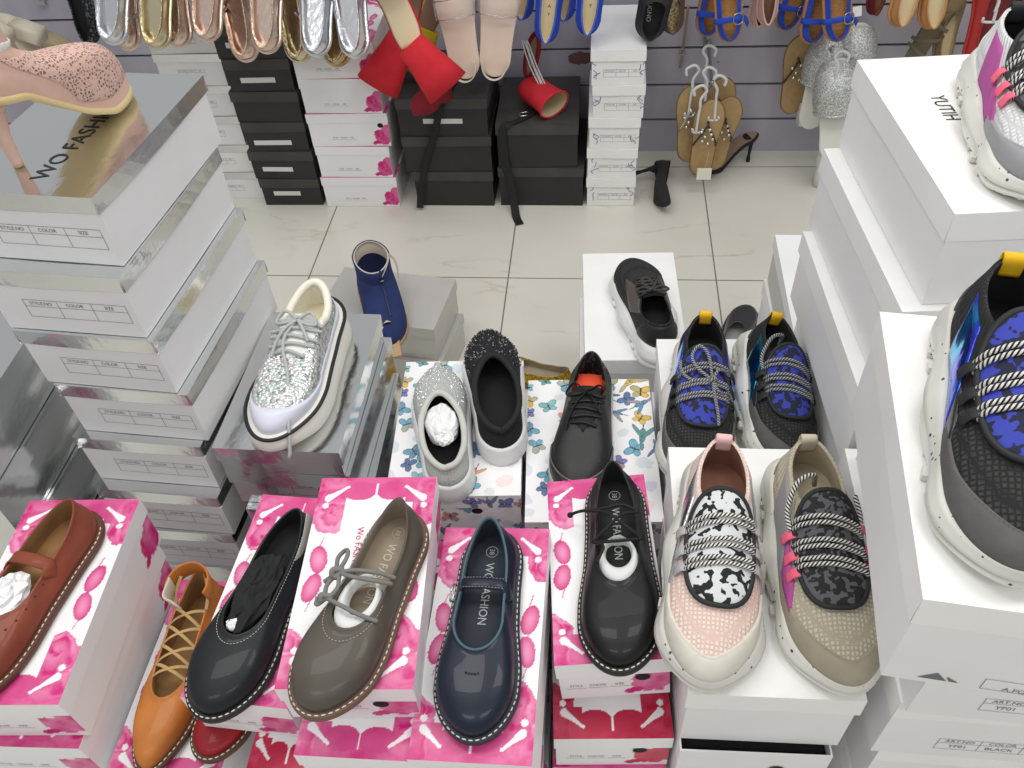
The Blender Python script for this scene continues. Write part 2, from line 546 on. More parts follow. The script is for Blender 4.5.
BOXM = {}
def box_meshes(kind, W, L, H, lidh):
    """shared (base, lid) mesh objects' data for one kind of box, built once per size"""
    key = (kind, round(W, 3), round(L, 3), round(H, 3))
    if key in BOXM: return BOXM[key]
    if kind in ('floral', 'floral_red'):
        pl, pb = make_floral(W, L, kind == 'floral_red')
        lid = mesh('lid', *(lambda r: (r[0], r[1]))(painted_box(W, L, H - lidh, H, pl, 0.0013)), M_PRINT, smooth=False)
        bpy.data.objects.remove(lid)
        V, F, Cc = painted_box(W, L, H - lidh, H, pl, 0.0013)
        lid = mesh('lid', V, F, M_PRINT, smooth=False, cols=Cc)
        V, F, Cc = painted_box(W - 0.004, L - 0.004, 0, H - 0.003, pb, 0.0018)
        base = mesh('base', V, F, M_PRINT, smooth=False, cols=Cc)
    elif kind == 'butterfly':
        pt = make_butterfly(W, L)
        V, F, Cc = painted_box(W, L, H - lidh, H, pt, 0.0011)
        lid = mesh('lid', V, F, M_PRINT, smooth=False, cols=Cc)
        V, F, Cc = painted_box(W - 0.004, L - 0.004, 0, H - 0.003, pt, 0.0016)
        base = mesh('base', V, F, M_PRINT, smooth=False, cols=Cc)
    else:
        lm, bm_ = dict(white=(M_WHITE, M_WHITE2), silver=(M_SILVER, M_WHITE2), foil=(M_SILVER, M_SILVER), dusty=(M_SILVERD, M_SILVERD), black=(M_BLACKLID, M_BLACKBOX), sketch=(M_WHITE, M_WHITE), grey=(M_WHITE2, M_SILVERD))[kind]
        # lid: slightly sagging top sheet with turned-down skirt (open below)
        rn = np.random.RandomState(int(W * 1e4 + L * 1e3 + H * 1e5) % 9999)
        nx, ny = 13, 19
        x, y = np.meshgrid(np.linspace(-W / 2, W / 2, nx), np.linspace(-L / 2, L / 2, ny), indexing='ij')
        sag = -0.0022 * (1 - (2 * x / W) ** 2) * (1 - (2 * y / L) ** 2) + 0.0006 * (vnoise(x * 30 + rn.rand() * 9, y * 30, 2) - 0.5)
        top = np.stack([x, y, H + sag], -1).reshape(-1, 3)
        b = MB().add(top, grid_faces(nx, ny))
        per = [(-W / 2, -L / 2), (W / 2, -L / 2), (W / 2, L / 2), (-W / 2, L / 2)]
        th = 0.0015
        for i in range(4):
            (xa, ya), (xb, yb) = per[i], per[(i + 1) % 4]
            t = np.linspace(0, 1, 12)
            nx_, ny_ = (yb - ya), -(xb - xa); nl = math.hypot(nx_, ny_); nx_ /= nl; ny_ /= nl
            wob = 0.0016 * np.sin(t * PI) * (rn.rand() * 1.2 - 0.1) + 0.0008 * np.sin(t * 2 * PI + rn.rand() * 6)
            X = xa + (xb - xa) * t; Y = ya + (yb - ya) * t
            r0 = np.stack([X, Y, np.full(12, H)], 1); r1 = np.stack([X + nx_ * wob, Y + ny_ * wob, np.full(12, H - lidh)], 1)
            r2 = r1 - np.array([nx_ * th, ny_ * th, 0]); r3 = r0 - np.array([nx_ * th, ny_ * th, th])
            b.add(np.stack([r0, r1, r2, r3], 1).reshape(-1, 3), grid_faces(12, 4))
        lid = b.build('lid', lm, smooth=False)
        # base: open tray with thickness
        w, l, h = W / 2 - 0.003, L / 2 - 0.003, H - 0.004
        ring = lambda a, c, z: [(-a, -c, z), (a, -c, z), (a, c, z), (-a, c, z)]
        base = mesh('base', *sweep_rings([ring(w, l, 0), ring(w, l, h), ring(w - .002, l - .002, h), ring(w - .002, l - .002, 0.004)]), bm_, smooth=False)
    BOXM[key] = (base.data, lid.data)
    bpy.data.objects.remove(base); bpy.data.objects.remove(lid)
    return BOXM[key]

def shoe_box(label, kind, c, W, L, H, rz=0.0, tilt=(0, 0), group=None, lidh=None, front=None, top=None, hole=None, open_top=False, rot180=False):
    """c = centre of the lid's top face; front/top = callables giving the printed label parts"""
    lidh = lidh or dict(floral=0.030, floral_red=0.030, silver=0.024, foil=0.030, dusty=0.03, butterfly=0.032, white=0.036, black=0.032, sketch=0.03, grey=0.03)[kind]
    e = Euler((rad(tilt[0]), rad(tilt[1]), rad(rz)))
    loc = Vector(c) - e.to_matrix() @ Vector((0, 0, H))
    o = thing('shoe_box', label, 'shoe box', loc, e, group)
    bd, ld = box_meshes(kind, W, L, H, lidh)
    for nm, d in (('base', bd), ('lid', ld)):
        if open_top and nm == 'lid': continue
        q = bpy.data.objects.new(nm, d); COL.objects.link(q); q.parent = o
        if rot180: q.rotation_euler = (0, 0, PI)
        if nm == 'lid':
            lid = q
        else:
            base = q
    if open_top:  # near-black block: black tissue and the shade inside the box as one colour
        V, F = box_vf(-W / 2 + .006, W / 2 - .006, -L / 2 + .006, L / 2 - .006, 0.004, H - .022)
        mesh('shaded_tissue_fill', V, F, mat('shaded_tissue_fill', (20, 20, 21), .9), o, smooth=False)
    yb = -L / 2 + (0.002 if kind in ('floral', 'floral_red', 'butterfly') else 0.003) - 0.0006
    if front:
        V, F = front(W, L, H)
        q = mesh('printed_label', on_front(V, yb), F, M_INK, o, smooth=False)
    if hole is not None:
        a = np.linspace(0, 2 * PI, 20, endpoint=False)
        V = np.stack([hole + 0.009 * np.cos(a), 0.0075 * np.sin(a) + H - lidh - 0.010], 1)
        V = np.hstack([V, np.zeros((20, 1))])
        mesh('finger_hole', on_front(V, yb - 0.0004), [tuple(range(20))], M_HOLE, o, smooth=False)
    if top:
        V, F, m = top(W, L, H)
        mesh('printed_lettering', V, F, m, lid, smooth=False)
    return o

def label_table(w, h, heads, cx, cz, rows=None, fs=0.0075, lw=0.0006):
    """three-column style / colour / size table"""
    def f(W, L, H):
        b = MB()
        x0, x1 = cx - w / 2, cx + w / 2
        for z in (cz - h / 2, cz + h * 0.12, cz + h / 2):
            b.add(*line_vf(x0, z, x1, z, lw))
        n = len(heads)
        for k in range(n + 1):
            x = x0 + w * k / n
            b.add(*line_vf(x, cz - h / 2, x, cz + h / 2, lw))
        for k, s in enumerate(heads):
            b.add(*text_vf(s, fs, x0 + w * (k + .5) / n, cz + h * 0.31))
        for k, s in enumerate(rows or []):
            if s: b.add(*text_vf(s, fs * 1.15, x0 + w * (k + .5) / n, cz - h * 0.19))
        return np.vstack(b.V), b.F
    return f

def stack_down(label, kind, c, W, L, H, n, rz=0.0, group=None, jit=0.004, seed=1, **k):
    """n boxes under a stack's visible ones, down to the floor"""
    rn = random.Random(seed)
    for i in range(n):
        shoe_box(label, kind, (c[0] + rn.uniform(-jit, jit), c[1] + rn.uniform(-jit, jit), c[2] - H * i), W, L, H, rz + rn.uniform(-1, 1), group=group, **k)
# ---- pink floral boxes at the front -------------------------------------------------------------
def floral_label(W, L, H):
    b = MB()
    for k, s in enumerate(('STYLE', 'COLOR', 'SIZE')):
        b.add(*text_vf(s, 0.006, -0.02 + 0.026 * (k - 1), 0.030)); b.add(*line_vf(-0.02 + 0.026 * (k - 1) - 0.012, 0.024, -0.02 + 0.026 * (k - 1) + 0.012, 0.024, 0.0006))
    return np.vstack(b.V), b.F
def floral_name(W, L, H):
    V, F = text_vf('Wo FASHION', 0.012)
    return on_top(V, H + 0.0006, -PI / 2, -0.012, 0.03), F, M_MAG
FW, FL = 0.150, 0.287
G_HID = 'floral boxes buried in the front stacks'
def hidden_floral(who, x, y, ztop, rz=0, seed=1, w=0.140):
    n = max(1, round(ztop / 0.0945)); H = ztop / n
    stack_down('pink floral shoe box buried in the stack under %s' % who, 'floral', (x, y, ztop), w, FL, round(H, 4), n, rz, 'buried floral boxes under %s' % who, 0.002, seed)

shoe_box('pink floral shoe box under the black slip-on flat', 'floral', (-0.404, 0.534, 0.611), 0.132, 0.297, 0.088, -2.6, front=floral_label, rot180=True)
shoe_box('red floral shoe box whose red lid edge peeks out below the black slip-on flat', 'floral_red', (-0.362, 0.486, 0.521), 0.094, FL, 0.090, 0.4, front=floral_label)
hidden_floral('the black slip-on flat', -0.362, 0.500, 0.430, 0, 2, 0.092)

shoe_box('pink floral shoe box under the grey lace-up flat', 'floral', (-0.2685, 0.519, 0.690), 0.152, FL, 0.077, 3.3, front=floral_label, hole=0.034, top=floral_name)
shoe_box('pink floral shoe box pushed forward directly below the grey lace-up flat', 'floral', (-0.254, 0.476, 0.611), 0.142, FL, 0.095, 0.6, front=floral_label)
hidden_floral('the grey lace-up flat', -0.250, 0.520, 0.515, 0, 3, 0.120)

shoe_box('tilted pink floral shoe box under the navy strap flat', 'floral', (-0.1225, 0.478, 0.632), 0.138, 0.295, 0.090, -0.9, tilt=(2.5, -3.9), front=floral_label)
hidden_floral('the navy strap flat', -0.119, 0.500, 0.526, 0, 4, 0.134)

shoe_box('tilted pink floral shoe box under the black lace-up flat', 'floral', (0.018, 0.594, 0.619), 0.136, 0.283, 0.083, 5.1, tilt=(-3.6, -4.5), front=floral_label, hole=0.034,
         top=floral_name)
shoe_box('red floral shoe box pushed forward below the black lace-up flat', 'floral_red', (0.025, 0.552, 0.517), 0.146, FL, 0.090, 4.0, front=floral_label, hole=0.034)
shoe_box('pink floral shoe box lowest in view below the black lace-up flat', 'floral', (0.026, 0.549, 0.426), 0.146, FL, 0.088, 2.5, front=floral_label, hole=0.034)
hidden_floral('the black lace-up flat', 0.026, 0.560, 0.337, 0, 5, 0.138)

shoe_box('pink floral shoe box under the brown strap shoe', 'floral', (-0.682, 0.494, 0.650), 0.155, FL, 0.092, 3.8, front=floral_label)
shoe_box('pink floral shoe box second down below the brown strap shoe', 'floral', (-0.688, 0.482, 0.557), 0.155, FL, 0.092, 2.0, front=floral_label)
hidden_floral('the brown strap shoe', -0.690, 0.492, 0.464, 2, 6)

shoe_box('low pink floral shoe box under the tan ghillie shoe and the red flat', 'floral', (-0.5235, 0.468, 0.494), 0.146, FL, 0.094, 0.5, front=floral_label)
hidden_floral('the tan ghillie shoe', -0.530, 0.472, 0.399, 0, 7, 0.134)

# ---- butterfly boxes ----------------------------------------------------------------------------
shoe_box('white butterfly print shoe box under the two studded slip-ons', 'butterfly', (-0.224, 0.930, 0.495), 0.214, 0.303, 0.11, 3.4, hole=0.035)
shoe_box('white butterfly print shoe box under the black lace-up sneaker with orange insole', 'butterfly', (-0.001, 0.897, 0.487), 0.212, 0.303, 0.11, 2.9)
for (x, y, z, who, sd) in ((-0.222, 0.932, 0.384, 'the studded slip-ons', 11), (0.0, 0.90, 0.376, 'the black lace-up sneaker', 12)):
    n = 3; H = z / n
    stack_down('butterfly print shoe box buried under %s' % who, 'butterfly', (x, y, z), 0.21, 0.30, round(H, 4), n, 3, 'buried butterfly boxes under %s' % who, 0.003, sd)

# ---- silver boxes, left -------------------------------------------------------------------------
SH = ('STYLE.NO', 'COLOR', 'SIZE')
s_lab = label_table(0.150, 0.030, SH, 0.018, 0.040)
def wo_fashion(W, L, H):
    V, F = text_vf('WO FASHION', 0.034, sx=1.0)
    P = on_top(V, H, rad(90), 0.012, -0.018)
    P[:, 2] += 0.0006 - 0.0022 * (1 - (2 * P[:, 0] / W) ** 2) * (1 - (2 * P[:, 1] / L) ** 2)
    return P, F, M_INKD
S_LIDS = [(-0.600, 0.812, 1.02), (-0.600, 0.790, 0.915), (-0.593, 0.786, 0.810), (-0.580, 0.786, 0.705), (-0.592, 0.776, 0.600), (-0.592, 0.757, 0.495), (-0.599, 0.757, 0.390)]
S_WHICH = ['topmost silver lidded shoe box with lettering under the beige bootie', 'second silver lidded shoe box from the top of the tall stack under the beige bootie',
           'third silver lidded shoe box from the top of the tall stack under the beige bootie', 'fourth silver lidded shoe box from the top of the tall stack under the beige bootie',
           'fifth silver lidded shoe box from the top of the tall stack under the beige bootie', 'sixth silver lidded shoe box from the top of the tall stack, reflecting pink',
           'seventh silver lidded shoe box from the top, dark behind the tan shoe']
for k, ((x, y, z), lab) in enumerate(zip(S_LIDS, S_WHICH)):
    rz = (-5.2, -4.5, -4.8, -4.0, -3.0, -3.0, -2.0)[k]
    a = rad(rz); W, L = 0.212, 0.315
    cx = x - (W / 2 * math.cos(a) + L / 2 * math.sin(a)); cy = y - W / 2 * math.sin(a) + L / 2 * math.cos(a)
    shoe_box(lab, 'silver', (cx, cy, z), W, L, 0.104, rz, group='tall silver stack', front=s_lab, top=wo_fashion if k == 0 else None)
stack_down('silver foil shoe box at the dark foot of the tall stack', 'foil', (-0.705, 0.915, 0.286), 0.212, 0.315, 0.0953, 3, -2, 'foot of the tall silver stack', 0.004, 21)

s_lab2 = label_table(0.13, 0.028, SH, 0.02, 0.040)
shoe_box('silver foil shoe box under the glitter sneaker', 'foil', (-0.467, 0.919, 0.612), 0.196, 0.309, 0.058, -0.6, group='silver stack under the glitter sneaker', lidh=0.030)
shoe_box('silver foil shoe box second down under the glitter sneaker', 'foil', (-0.463, 0.924, 0.553), 0.200, 0.312, 0.085, -1.2, group='silver stack under the glitter sneaker', front=s_lab2)
shoe_box('silver foil shoe box third down under the glitter sneaker', 'foil', (-0.455, 0.916, 0.467), 0.200, 0.312, 0.095, 0.8, group='silver stack under the glitter sneaker', front=s_lab2)
stack_down('silver foil shoe box buried low under the glitter sneaker', 'foil', (-0.458, 0.92, 0.371), 0.200, 0.312, 0.09275, 4, 0, 'buried silver boxes under the glitter sneaker', 0.004, 22)

shoe_box('dusty silver shoe box under the navy peep-toe bootie', 'dusty', (-0.519, 1.590, 0.212), 0.305, 0.195, 0.105, -8.6)
shoe_box('dusty silver shoe box on the floor below the navy peep-toe bootie', 'dusty', (-0.510, 1.580, 0.106), 0.305, 0.195, 0.105, -9.6)

ST = ['topmost all-silver shoe box of the stack behind the brown strap shoe', 'second all-silver shoe box of the stack behind the brown strap shoe', 'third all-silver shoe box of the stack behind the brown strap shoe']
for k, lab in enumerate(ST):
    shoe_box(lab, 'foil', (-0.962 + 0.004 * k, 0.80 + 0.006 * k, 0.728 - 0.104 * k), 0.212, 0.315, 0.103, 2.0 - 1.5 * k, group='all-silver stack at the far left')
stack_down('all-silver shoe box hidden low at the far left', 'foil', (-0.955, 0.81, 0.415), 0.212, 0.315, 0.10375, 4, 0, 'hidden low all-silver boxes', 0.004, 23)

# ---- white sneaker boxes ------------------------------------------------------------------------
AT = ('ART.NO', 'COLOR', 'SIZE')
w_lab = label_table(0.135, 0.026, AT, 0.03, 0.035, ('YF01', 'BLACK', '40'), 0.0085)
w_lab2 = label_table(0.135, 0.026, AT, 0.03, 0.048, ('YF01', 'BLACK', '38'), 0.0085)
shoe_box('white shoe box under the black sneaker with white sole', 'white', (0.078, 1.377, 0.385), 0.203, 0.346, 0.128, 2.2, group='white stack under the black sneaker')
stack_down('white shoe box lower down under the black sneaker with white sole', 'white', (0.075, 1.38, 0.256), 0.203, 0.340, 0.128, 2, 2, 'lower white boxes under the black sneaker', 0.005, 31)

shoe_box('white shoe box under the pink sneaker and the beige sneaker', 'white', (0.2005, 0.577, 0.667), 0.188, 0.345, 0.128, 0.9, lidh=0.034)
shoe_box('open white shoe box with dark shaded inside, below the pink and beige sneakers', 'white', (0.197, 0.561, 0.5385), 0.182, 0.338, 0.146, 1.2, open_top=True, front=w_lab2, hole=0.03)
stack_down('white shoe box buried under the pink and beige sneakers', 'white', (0.199, 0.572, 0.390), 0.18, 0.335, 0.130, 3, 1, 'buried white boxes under the pink and beige sneakers', 0.002, 32)
shoe_box('white shoe box under the pair of blue sneakers', 'white', (0.212, 0.945, 0.535), 0.196, 0.325, 0.1335, 1.5, group='white stack under the blue pair')
stack_down('white shoe box buried under the pair of blue sneakers', 'white', (0.212, 0.943, 0.401), 0.196, 0.325, 0.1336, 3, 1, 'buried white boxes under the blue pair', 0.003, 33)

# right-hand towers: front column and rear column
def adidas_like(W, L, H):
    b = MB()
    b.add([(-0.072, 0.008, 0), (-0.048, 0.008, 0), (-0.058, 0.020, 0)], [(0, 1, 2)])
    b.add([(-0.046, 0.008, 0), (-0.038, 0.008, 0), (-0.050, 0.016, 0)], [(0, 1, 2)])
    for x0, x1 in ((-0.02, 0.015), (0.018, 0.055)):
        for a in (line_vf(x0, 0.005, x1, 0.005, .0006), line_vf(x0, 0.023, x1, 0.023, .0006), line_vf(x0, 0.005, x0, 0.023, .0006), line_vf(x1, 0.005, x1, 0.023, .0006)):
            b.add(*a)
    b.add(*text_vf('A.FORMER', 0.009, 0.018, 0.009))
    return np.vstack(b.V), b.F
FR = [(0.258, 0.357, 0.961, -6.5), (0.323, 0.385, 0.824, -2.5), (0.324, 0.398, 0.687, -1.0), (0.340, 0.405, 0.550, -1.0)]
FRL = ['white shoe box under the big blue sneaker', 'white shoe box second down under the big blue sneaker', 'white shoe box third down under the big blue sneaker', 'white shoe box fourth down under the big blue sneaker']
for (x, y, z, rz), lab in zip(FR, FRL):
    a = rad(rz); W, L = 0.206, 0.340
    cx = x + W / 2 * math.cos(a) - L / 2 * math.sin(a); cy = y + W / 2 * math.sin(a) + L / 2 * math.cos(a)
    shoe_box(lab, 'white', (cx, cy, z), W, L, 0.1365, rz, group='front white tower', front=adidas_like if z > .9 else w_lab)
stack_down('white shoe box buried low in the tower under the big blue sneaker', 'white', (0.442, 0.570, 0.413), 0.2, 0.335, 0.1375, 3, -1, 'buried boxes of the front white tower', 0.002, 34)

def yutih(W, L, H):
    V, F = text_vf('YUTIH', 0.027, sx=0.8)
    P = on_top(V, H, rad(-90), -0.048, 0.045)
    P[:, 2] += 0.0006 - 0.0022 * (1 - (2 * P[:, 0] / W) ** 2) * (1 - (2 * P[:, 1] / L) ** 2)
    return P, F, M_INKD
BK = [(0.345, 1.140, 1.023, 4.9), (0.326, 1.130, 0.895, 4.5), (0.317, 1.105, 0.767, 3.0)]
BKL = ['white shoe box under the purple panelled sneaker', 'white shoe box second down under the purple panelled sneaker', 'white shoe box third down under the purple panelled sneaker']
y_lab = label_table(0.10, 0.030, ('ART.NO', 'COLOR'), 0.04, 0.045, ('YF01', 'WHITE'), 0.0095)
for (x, y, z, rz), lab in zip(BK, BKL):
    a = rad(rz); W, L = 0.235, 0.36
    cx = x + W / 2 * math.cos(a) + L / 2 * math.sin(a); cy = y + W / 2 * math.sin(a) - L / 2 * math.cos(a)
    shoe_box(lab, 'white', (cx, cy, z), W, L, 0.1275, rz, group='rear white tower', front=y_lab, top=yutih if z > 1 else None)
stack_down('white shoe box buried low in the tower under the purple panelled sneaker', 'white', (0.462, 0.938, 0.639), 0.232, 0.350, 0.1278, 5, 2, 'buried boxes of the rear white tower', 0.003, 35)
shoe_box('white shoe box standing with a dark side behind the rear white tower', 'grey', (0.47, 1.33, 0.48), 0.20, 0.32, 0.12, -1)
stack_down('white shoe box hidden behind the rear white tower', 'white', (0.47, 1.33, 0.36), 0.20, 0.32, 0.12, 3, -1, 'hidden boxes behind the rear white tower', 0.003, 36)

# ---- stacks against the back wall ---------------------------------------------------------------
def sticker_label(x0, w, z):
    def f(W, L, H):
        return [(x0, z - .008, 0), (x0 + w, z - .008, 0), (x0 + w, z + .008, 0), (x0, z + .008, 0)], [(0, 1, 2, 3)]
    return f
def wall_box(label, kind, xl, xr, z, H, D=0.31, yf=2.30, rz=0.0, group=None, sticker=None, **k):
    o = shoe_box(label, kind, ((xl + xr) / 2, yf + D / 2, z), xr - xl, D, H, rz, group=group, **k)
    if sticker:
        V, F = sticker_label(*sticker)(xr - xl, D, H)
        q = mesh('sticker', on_front(V, -D / 2 + 0.0022), F, M_STICK, o, smooth=False)
        q['label'] = 'white paper sticker'
    return o
ordn = ['topmost', 'second', 'third', 'fourth', 'fifth', 'sixth', 'seventh']
g_lab = label_table(0.085, 0.020, SH, 0.0, 0.04, fs=0.005)
for k, z in enumerate((0.60, 0.50, 0.40, 0.30, 0.20, 0.10)):
    wall_box('pale grey lidded shoe box, %s in the stack left of the black wall boxes' % ordn[k], 'silver', -1.33 + 0.006 * (k % 2), -1.118 + 0.004 * (k % 3), z, 0.099, yf=2.34, rz=(0.5, -1, 0.6, -.4, 1, 0)[k], group='grey stack by the back wall', front=g_lab)
for k, z in enumerate((0.60, 0.50, 0.40, 0.30, 0.20, 0.10)):
    wall_box('black shoe box, %s of the stack below the rose gold sandals' % ordn[k], 'black', -1.106 + 0.006 * (k % 2), -0.900 + 0.005 * ((k + 1) % 2), z, 0.099, rz=(-.6, .8, -.5, .4, -.8, .3)[k], group='black stack below the rose gold sandals',
             sticker=((-0.07, 0.11, 0.04), (-0.06, 0.105, 0.035), None, (-0.075, 0.12, 0.03), (-0.07, 0.10, 0.035), (-0.06, 0.09, 0.045))[k])
for k, z in enumerate((0.545, 0.44, 0.33, 0.22, 0.11)):
    wall_box('white floral shoe box, %s in the wall stack below the silver sandals' % ordn[k], 'floral', -0.888 + 0.006 * (k % 2), -0.645 + 0.004 * (k % 3), z, (0.104, 0.109, 0.109, 0.109, 0.109)[k], yf=2.295, rz=(1, -.8, 0.7, -.5, .2)[k], group='floral stack by the back wall', front=floral_label, hole=(0.1 if k == 2 else None))
for k, (z, H) in enumerate(((0.372, 0.122), (0.249, 0.122), (0.126, 0.126))):
    wall_box('wide black shoe box, %s of the stack under the red mules' % ordn[k], 'black', -0.605 + 0.02 * (k == 2), -0.328, z, H, rz=(-.6, .5, -.3)[k], group='black stack under the red mules', sticker=((-0.06, 0.12, 0.05), None, None)[k])
for k, (z, H) in enumerate(((0.285, 0.145), (0.139, 0.139))):
    wall_box('wide black shoe box, %s of the pair under the red slingback' % ('upper' if k == 0 else 'lower'), 'black', -0.312, -0.062 + 0.02 * k, z, H, yf=2.302, rz=(.5, -.4)[k], group='low black stack under the red slingback')
n_lab = label_table(0.105, 0.022, SH, 0.012, 0.035, fs=0.0058)
for k, z in enumerate((0.51, 0.408, 0.306, 0.204, 0.102)):
    o = wall_box('ink marked white shoe box, %s in the narrow wall stack' % ordn[k], 'sketch', -0.028 + (0.010 if k == 1 else 0) - 0.002 * k, 0.126 + (0.008 if k == 1 else 0) - 0.002 * k, z, 0.101, yf=2.30, rz=(0.3, -.5, .4, -.3, .2)[k], group='narrow white stack by the back wall', front=n_lab)
    b = MB()                                               # thin purple ink sprigs
    rn = random.Random(50 + k)
    for s_ in (-1, 1):
        for q in range(3):
            x = s_ * 0.062 + rn.uniform(-.008, .008); z_ = rn.uniform(0.015, 0.06)
            P = spline([(x, 0, z_), (x + rn.uniform(-.012, .012), 0, z_ + .008), (x + rn.uniform(-.014, .014), 0, z_ + .018)], 8)
            b.add(*tube(P + np.array([0, -0.1527, 0]), 0.0009, 4))
    b.build('ink_sprigs', mat('purple_ink', (112, 100, 165), 0.6), o)
# ------------------------------------------------------------------ shoes
def table(pts, n=400, k=21):
    x = np.linspace(0, 1, n); p = np.array(pts, float)
    y = np.interp(x, p[:, 0], p[:, 1])
    pad = np.pad(y, k, mode='reflect', reflect_type='odd')
    y = np.convolve(pad, np.hanning(2 * k + 3)[1:-1] / np.hanning(2 * k + 3)[1:-1].sum(), 'same')[k:-k]
    return lambda s: np.interp(s, x, y)

class Last:
    """shoe form: y runs from heel (0) to toe (L), z up.  theta 0 = heel, pi = toe, right side first"""
    def __init__(s, L, hw, rim, rz, s0, s1, ztop, rh=0.14, rt=0.28, pt=2.0, bend=0.0, toeh=0.03, rhr=0.5, rtr=0.5,
                 zin=None, heel_in=0.0, bulge=0.004, slope=0.3, k2f=0.55, k2s=0.15, lean=0.0):
        s.L = L; s.hw = table(hw); s.rimw = table(rim); s.rz = table(rz); s.s0, s.s1 = s0, s1
        s.zt = table(ztop); s.rh, s.rt, s.pt = rh, rt, pt; s.bend = bend; s.toeh = toeh; s.rhr, s.rtr = rhr, rtr
        s.zin = zin if zin is not None else float(np.mean([q[1] for q in ztop])) - 0.004
        s.bulge = bulge; s.slope = slope; s.k2f = k2f; s.k2s = k2s
    def xc(s, t):
        return s.bend * (np.clip(t, 0, 1) ** 2 - 0.35 * np.clip(t, 0, 1)) * 1.5
    def _end(s, t, rh, rt, pt):
        e = np.ones_like(t)
        a = t < rh; e[a] = np.sqrt(np.clip(1 - ((rh - t[a]) / rh) ** 2, 0, 1))
        b = t > 1 - rt; e[b] = np.minimum(e[b], np.clip(1 - ((t[b] - 1 + rt) / rt) ** pt, 0, 1) ** 0.5)
        return e
    def out0(s, th):
        t = (1 - np.cos(th)) / 2
        w = s.hw(t) * s._end(t, s.rh, s.rt, s.pt)
        return np.stack([np.sign(np.sin(th)) * w + s.xc(t), t * s.L], -1), t
    def out(s, th, off=0.0):
        th = np.asarray(th, float)
        P, t = s.out0(th)
        A, _ = s.out0(th + 0.02); B, _ = s.out0(th - 0.02)
        d = A - B; d /= np.linalg.norm(d, axis=-1, keepdims=True) + 1e-12
        n = np.stack([d[..., 1], -d[..., 0]], -1)
        return P + n * np.asarray(off)[..., None], t, n
    def rim(s, th):
        t = (1 - np.cos(th)) / 2
        w = s.rimw(t) * s._end(t, s.rhr, s.rtr, 2.0)
        y = s.L * (s.s0 + (s.s1 - s.s0) * t)
        return np.stack([np.sign(np.sin(th)) * w + s.xc(y / s.L), y, s.rz(t)], -1)
    def _surf(s, th, v):
        P, t, n = s.out(th)
        O = np.concatenate([P, s.zt(t)[..., None]], -1); R = s.rim(th)
        dz = (R - O)[..., 2]
        f = sstep(0.55, 0.9, t)
        h1 = 0.5 * dz * (1 - f) + s.toeh * f
        k2 = s.k2s * (1 - f) + s.k2f * f
        h2 = -0.35 * dz * (1 - f) + (-s.slope * dz) * f
        P1 = O.copy(); P1[..., :2] += n * s.bulge; P1[..., 2] += h1
        P2 = R.copy(); P2[..., :2] += (O - R)[..., :2] * k2[..., None]; P2[..., 2] += h2
        v = v[..., None]
        return O * (1 - v) ** 3 + 3 * P1 * v * (1 - v) ** 2 + 3 * P2 * v ** 2 * (1 - v) + R * v ** 3
    def surf(s, th, v, off=0.0):
        th = np.asarray(th, float); v = np.asarray(v, float)
        th, v = np.broadcast_arrays(th, v)
        S = s._surf(th, v)
        if np.any(off):
            e = 0.012
            du = s._surf(th + e, v) - s._surf(th - e, v); dv = s._surf(th, np.minimum(v + e, 1)) - s._surf(th, np.maximum(v - e, 0))
            N = np.cross(du, dv); N /= np.linalg.norm(N, axis=-1, keepdims=True) + 1e-12
            S = S + N * np.asarray(off)[..., None]
        return S
    def thetas(s, n=96):
        return np.arange(n) * 2 * PI / n + 1e-4
    def upper(s, n=96, nv=18, vmin=0.0, roll=0.0028):
        th = s.thetas(n); v = np.linspace(vmin, 1, nv)
        T, Vv = np.meshgrid(th, v, indexing='ij')
        S = s.surf(T, Vv)
        R = s.rim(th); R2 = s.rim(th + 0.03) - s.rim(th - 0.03)
        inn = np.stack([-R2[:, 1], R2[:, 0], np.zeros(n)], 1); inn /= np.linalg.norm(inn, axis=1)[:, None] + 1e-9
        r1 = R + inn * roll * 0.5 + np.array([0, 0, roll * 0.5]); r2 = R + inn * roll
        S = np.concatenate([S, r1[:, None], r2[:, None]], 1)
        m = nv + 2
        U = np.stack([np.repeat(th / (2 * PI), m), np.tile(np.r_[v, 1, 1], n)], 1)
        return S.reshape(-1, 3), grid_faces(n, m, True), U
    def lining(s, n=96, nv=8, roll=0.0028, inset=0.007):
        th = s.thetas(n); R = s.rim(th); R2 = s.rim(th + 0.03) - s.rim(th - 0.03)
        inn = np.stack([-R2[:, 1], R2[:, 0], np.zeros(n)], 1); inn /= np.linalg.norm(inn, axis=1)[:, None] + 1e-9
        A = R + inn * roll
        t0 = (1 - np.cos(th)) / 2
        P, t, nn = s.out(th, -inset - 0.026 * sstep(0.6, 0.95, t0))
        B = np.concatenate([P, np.full((n, 1), s.zin)], 1)
        f = sstep(0.55, 0.9, t)[:, None]
        C1 = A + (B - A) * np.array([1, 1, 0]) * (0.1 + 0.45 * f) + np.array([0, 0, -1]) * (A[:, 2:] - B[:, 2:]) * (0.35 + 0.37 * f)
        C2 = B + np.array([0, 0, 1]) * np.minimum(s.toeh * 0.3, (A[:, 2:] - B[:, 2:]) * 0.5)
        v = np.linspace(0, 1, nv)[None, :, None]
        S = A[:, None] * (1 - v) ** 3 + 3 * C1[:, None] * v * (1 - v) ** 2 + 3 * C2[:, None] * v ** 2 * (1 - v) + B[:, None] * v ** 3
        F = [tuple(reversed(f_)) for f_ in grid_faces(n, nv, True)]
        F = grid_faces(n, nv, True)
        return S.reshape(-1, 3), F
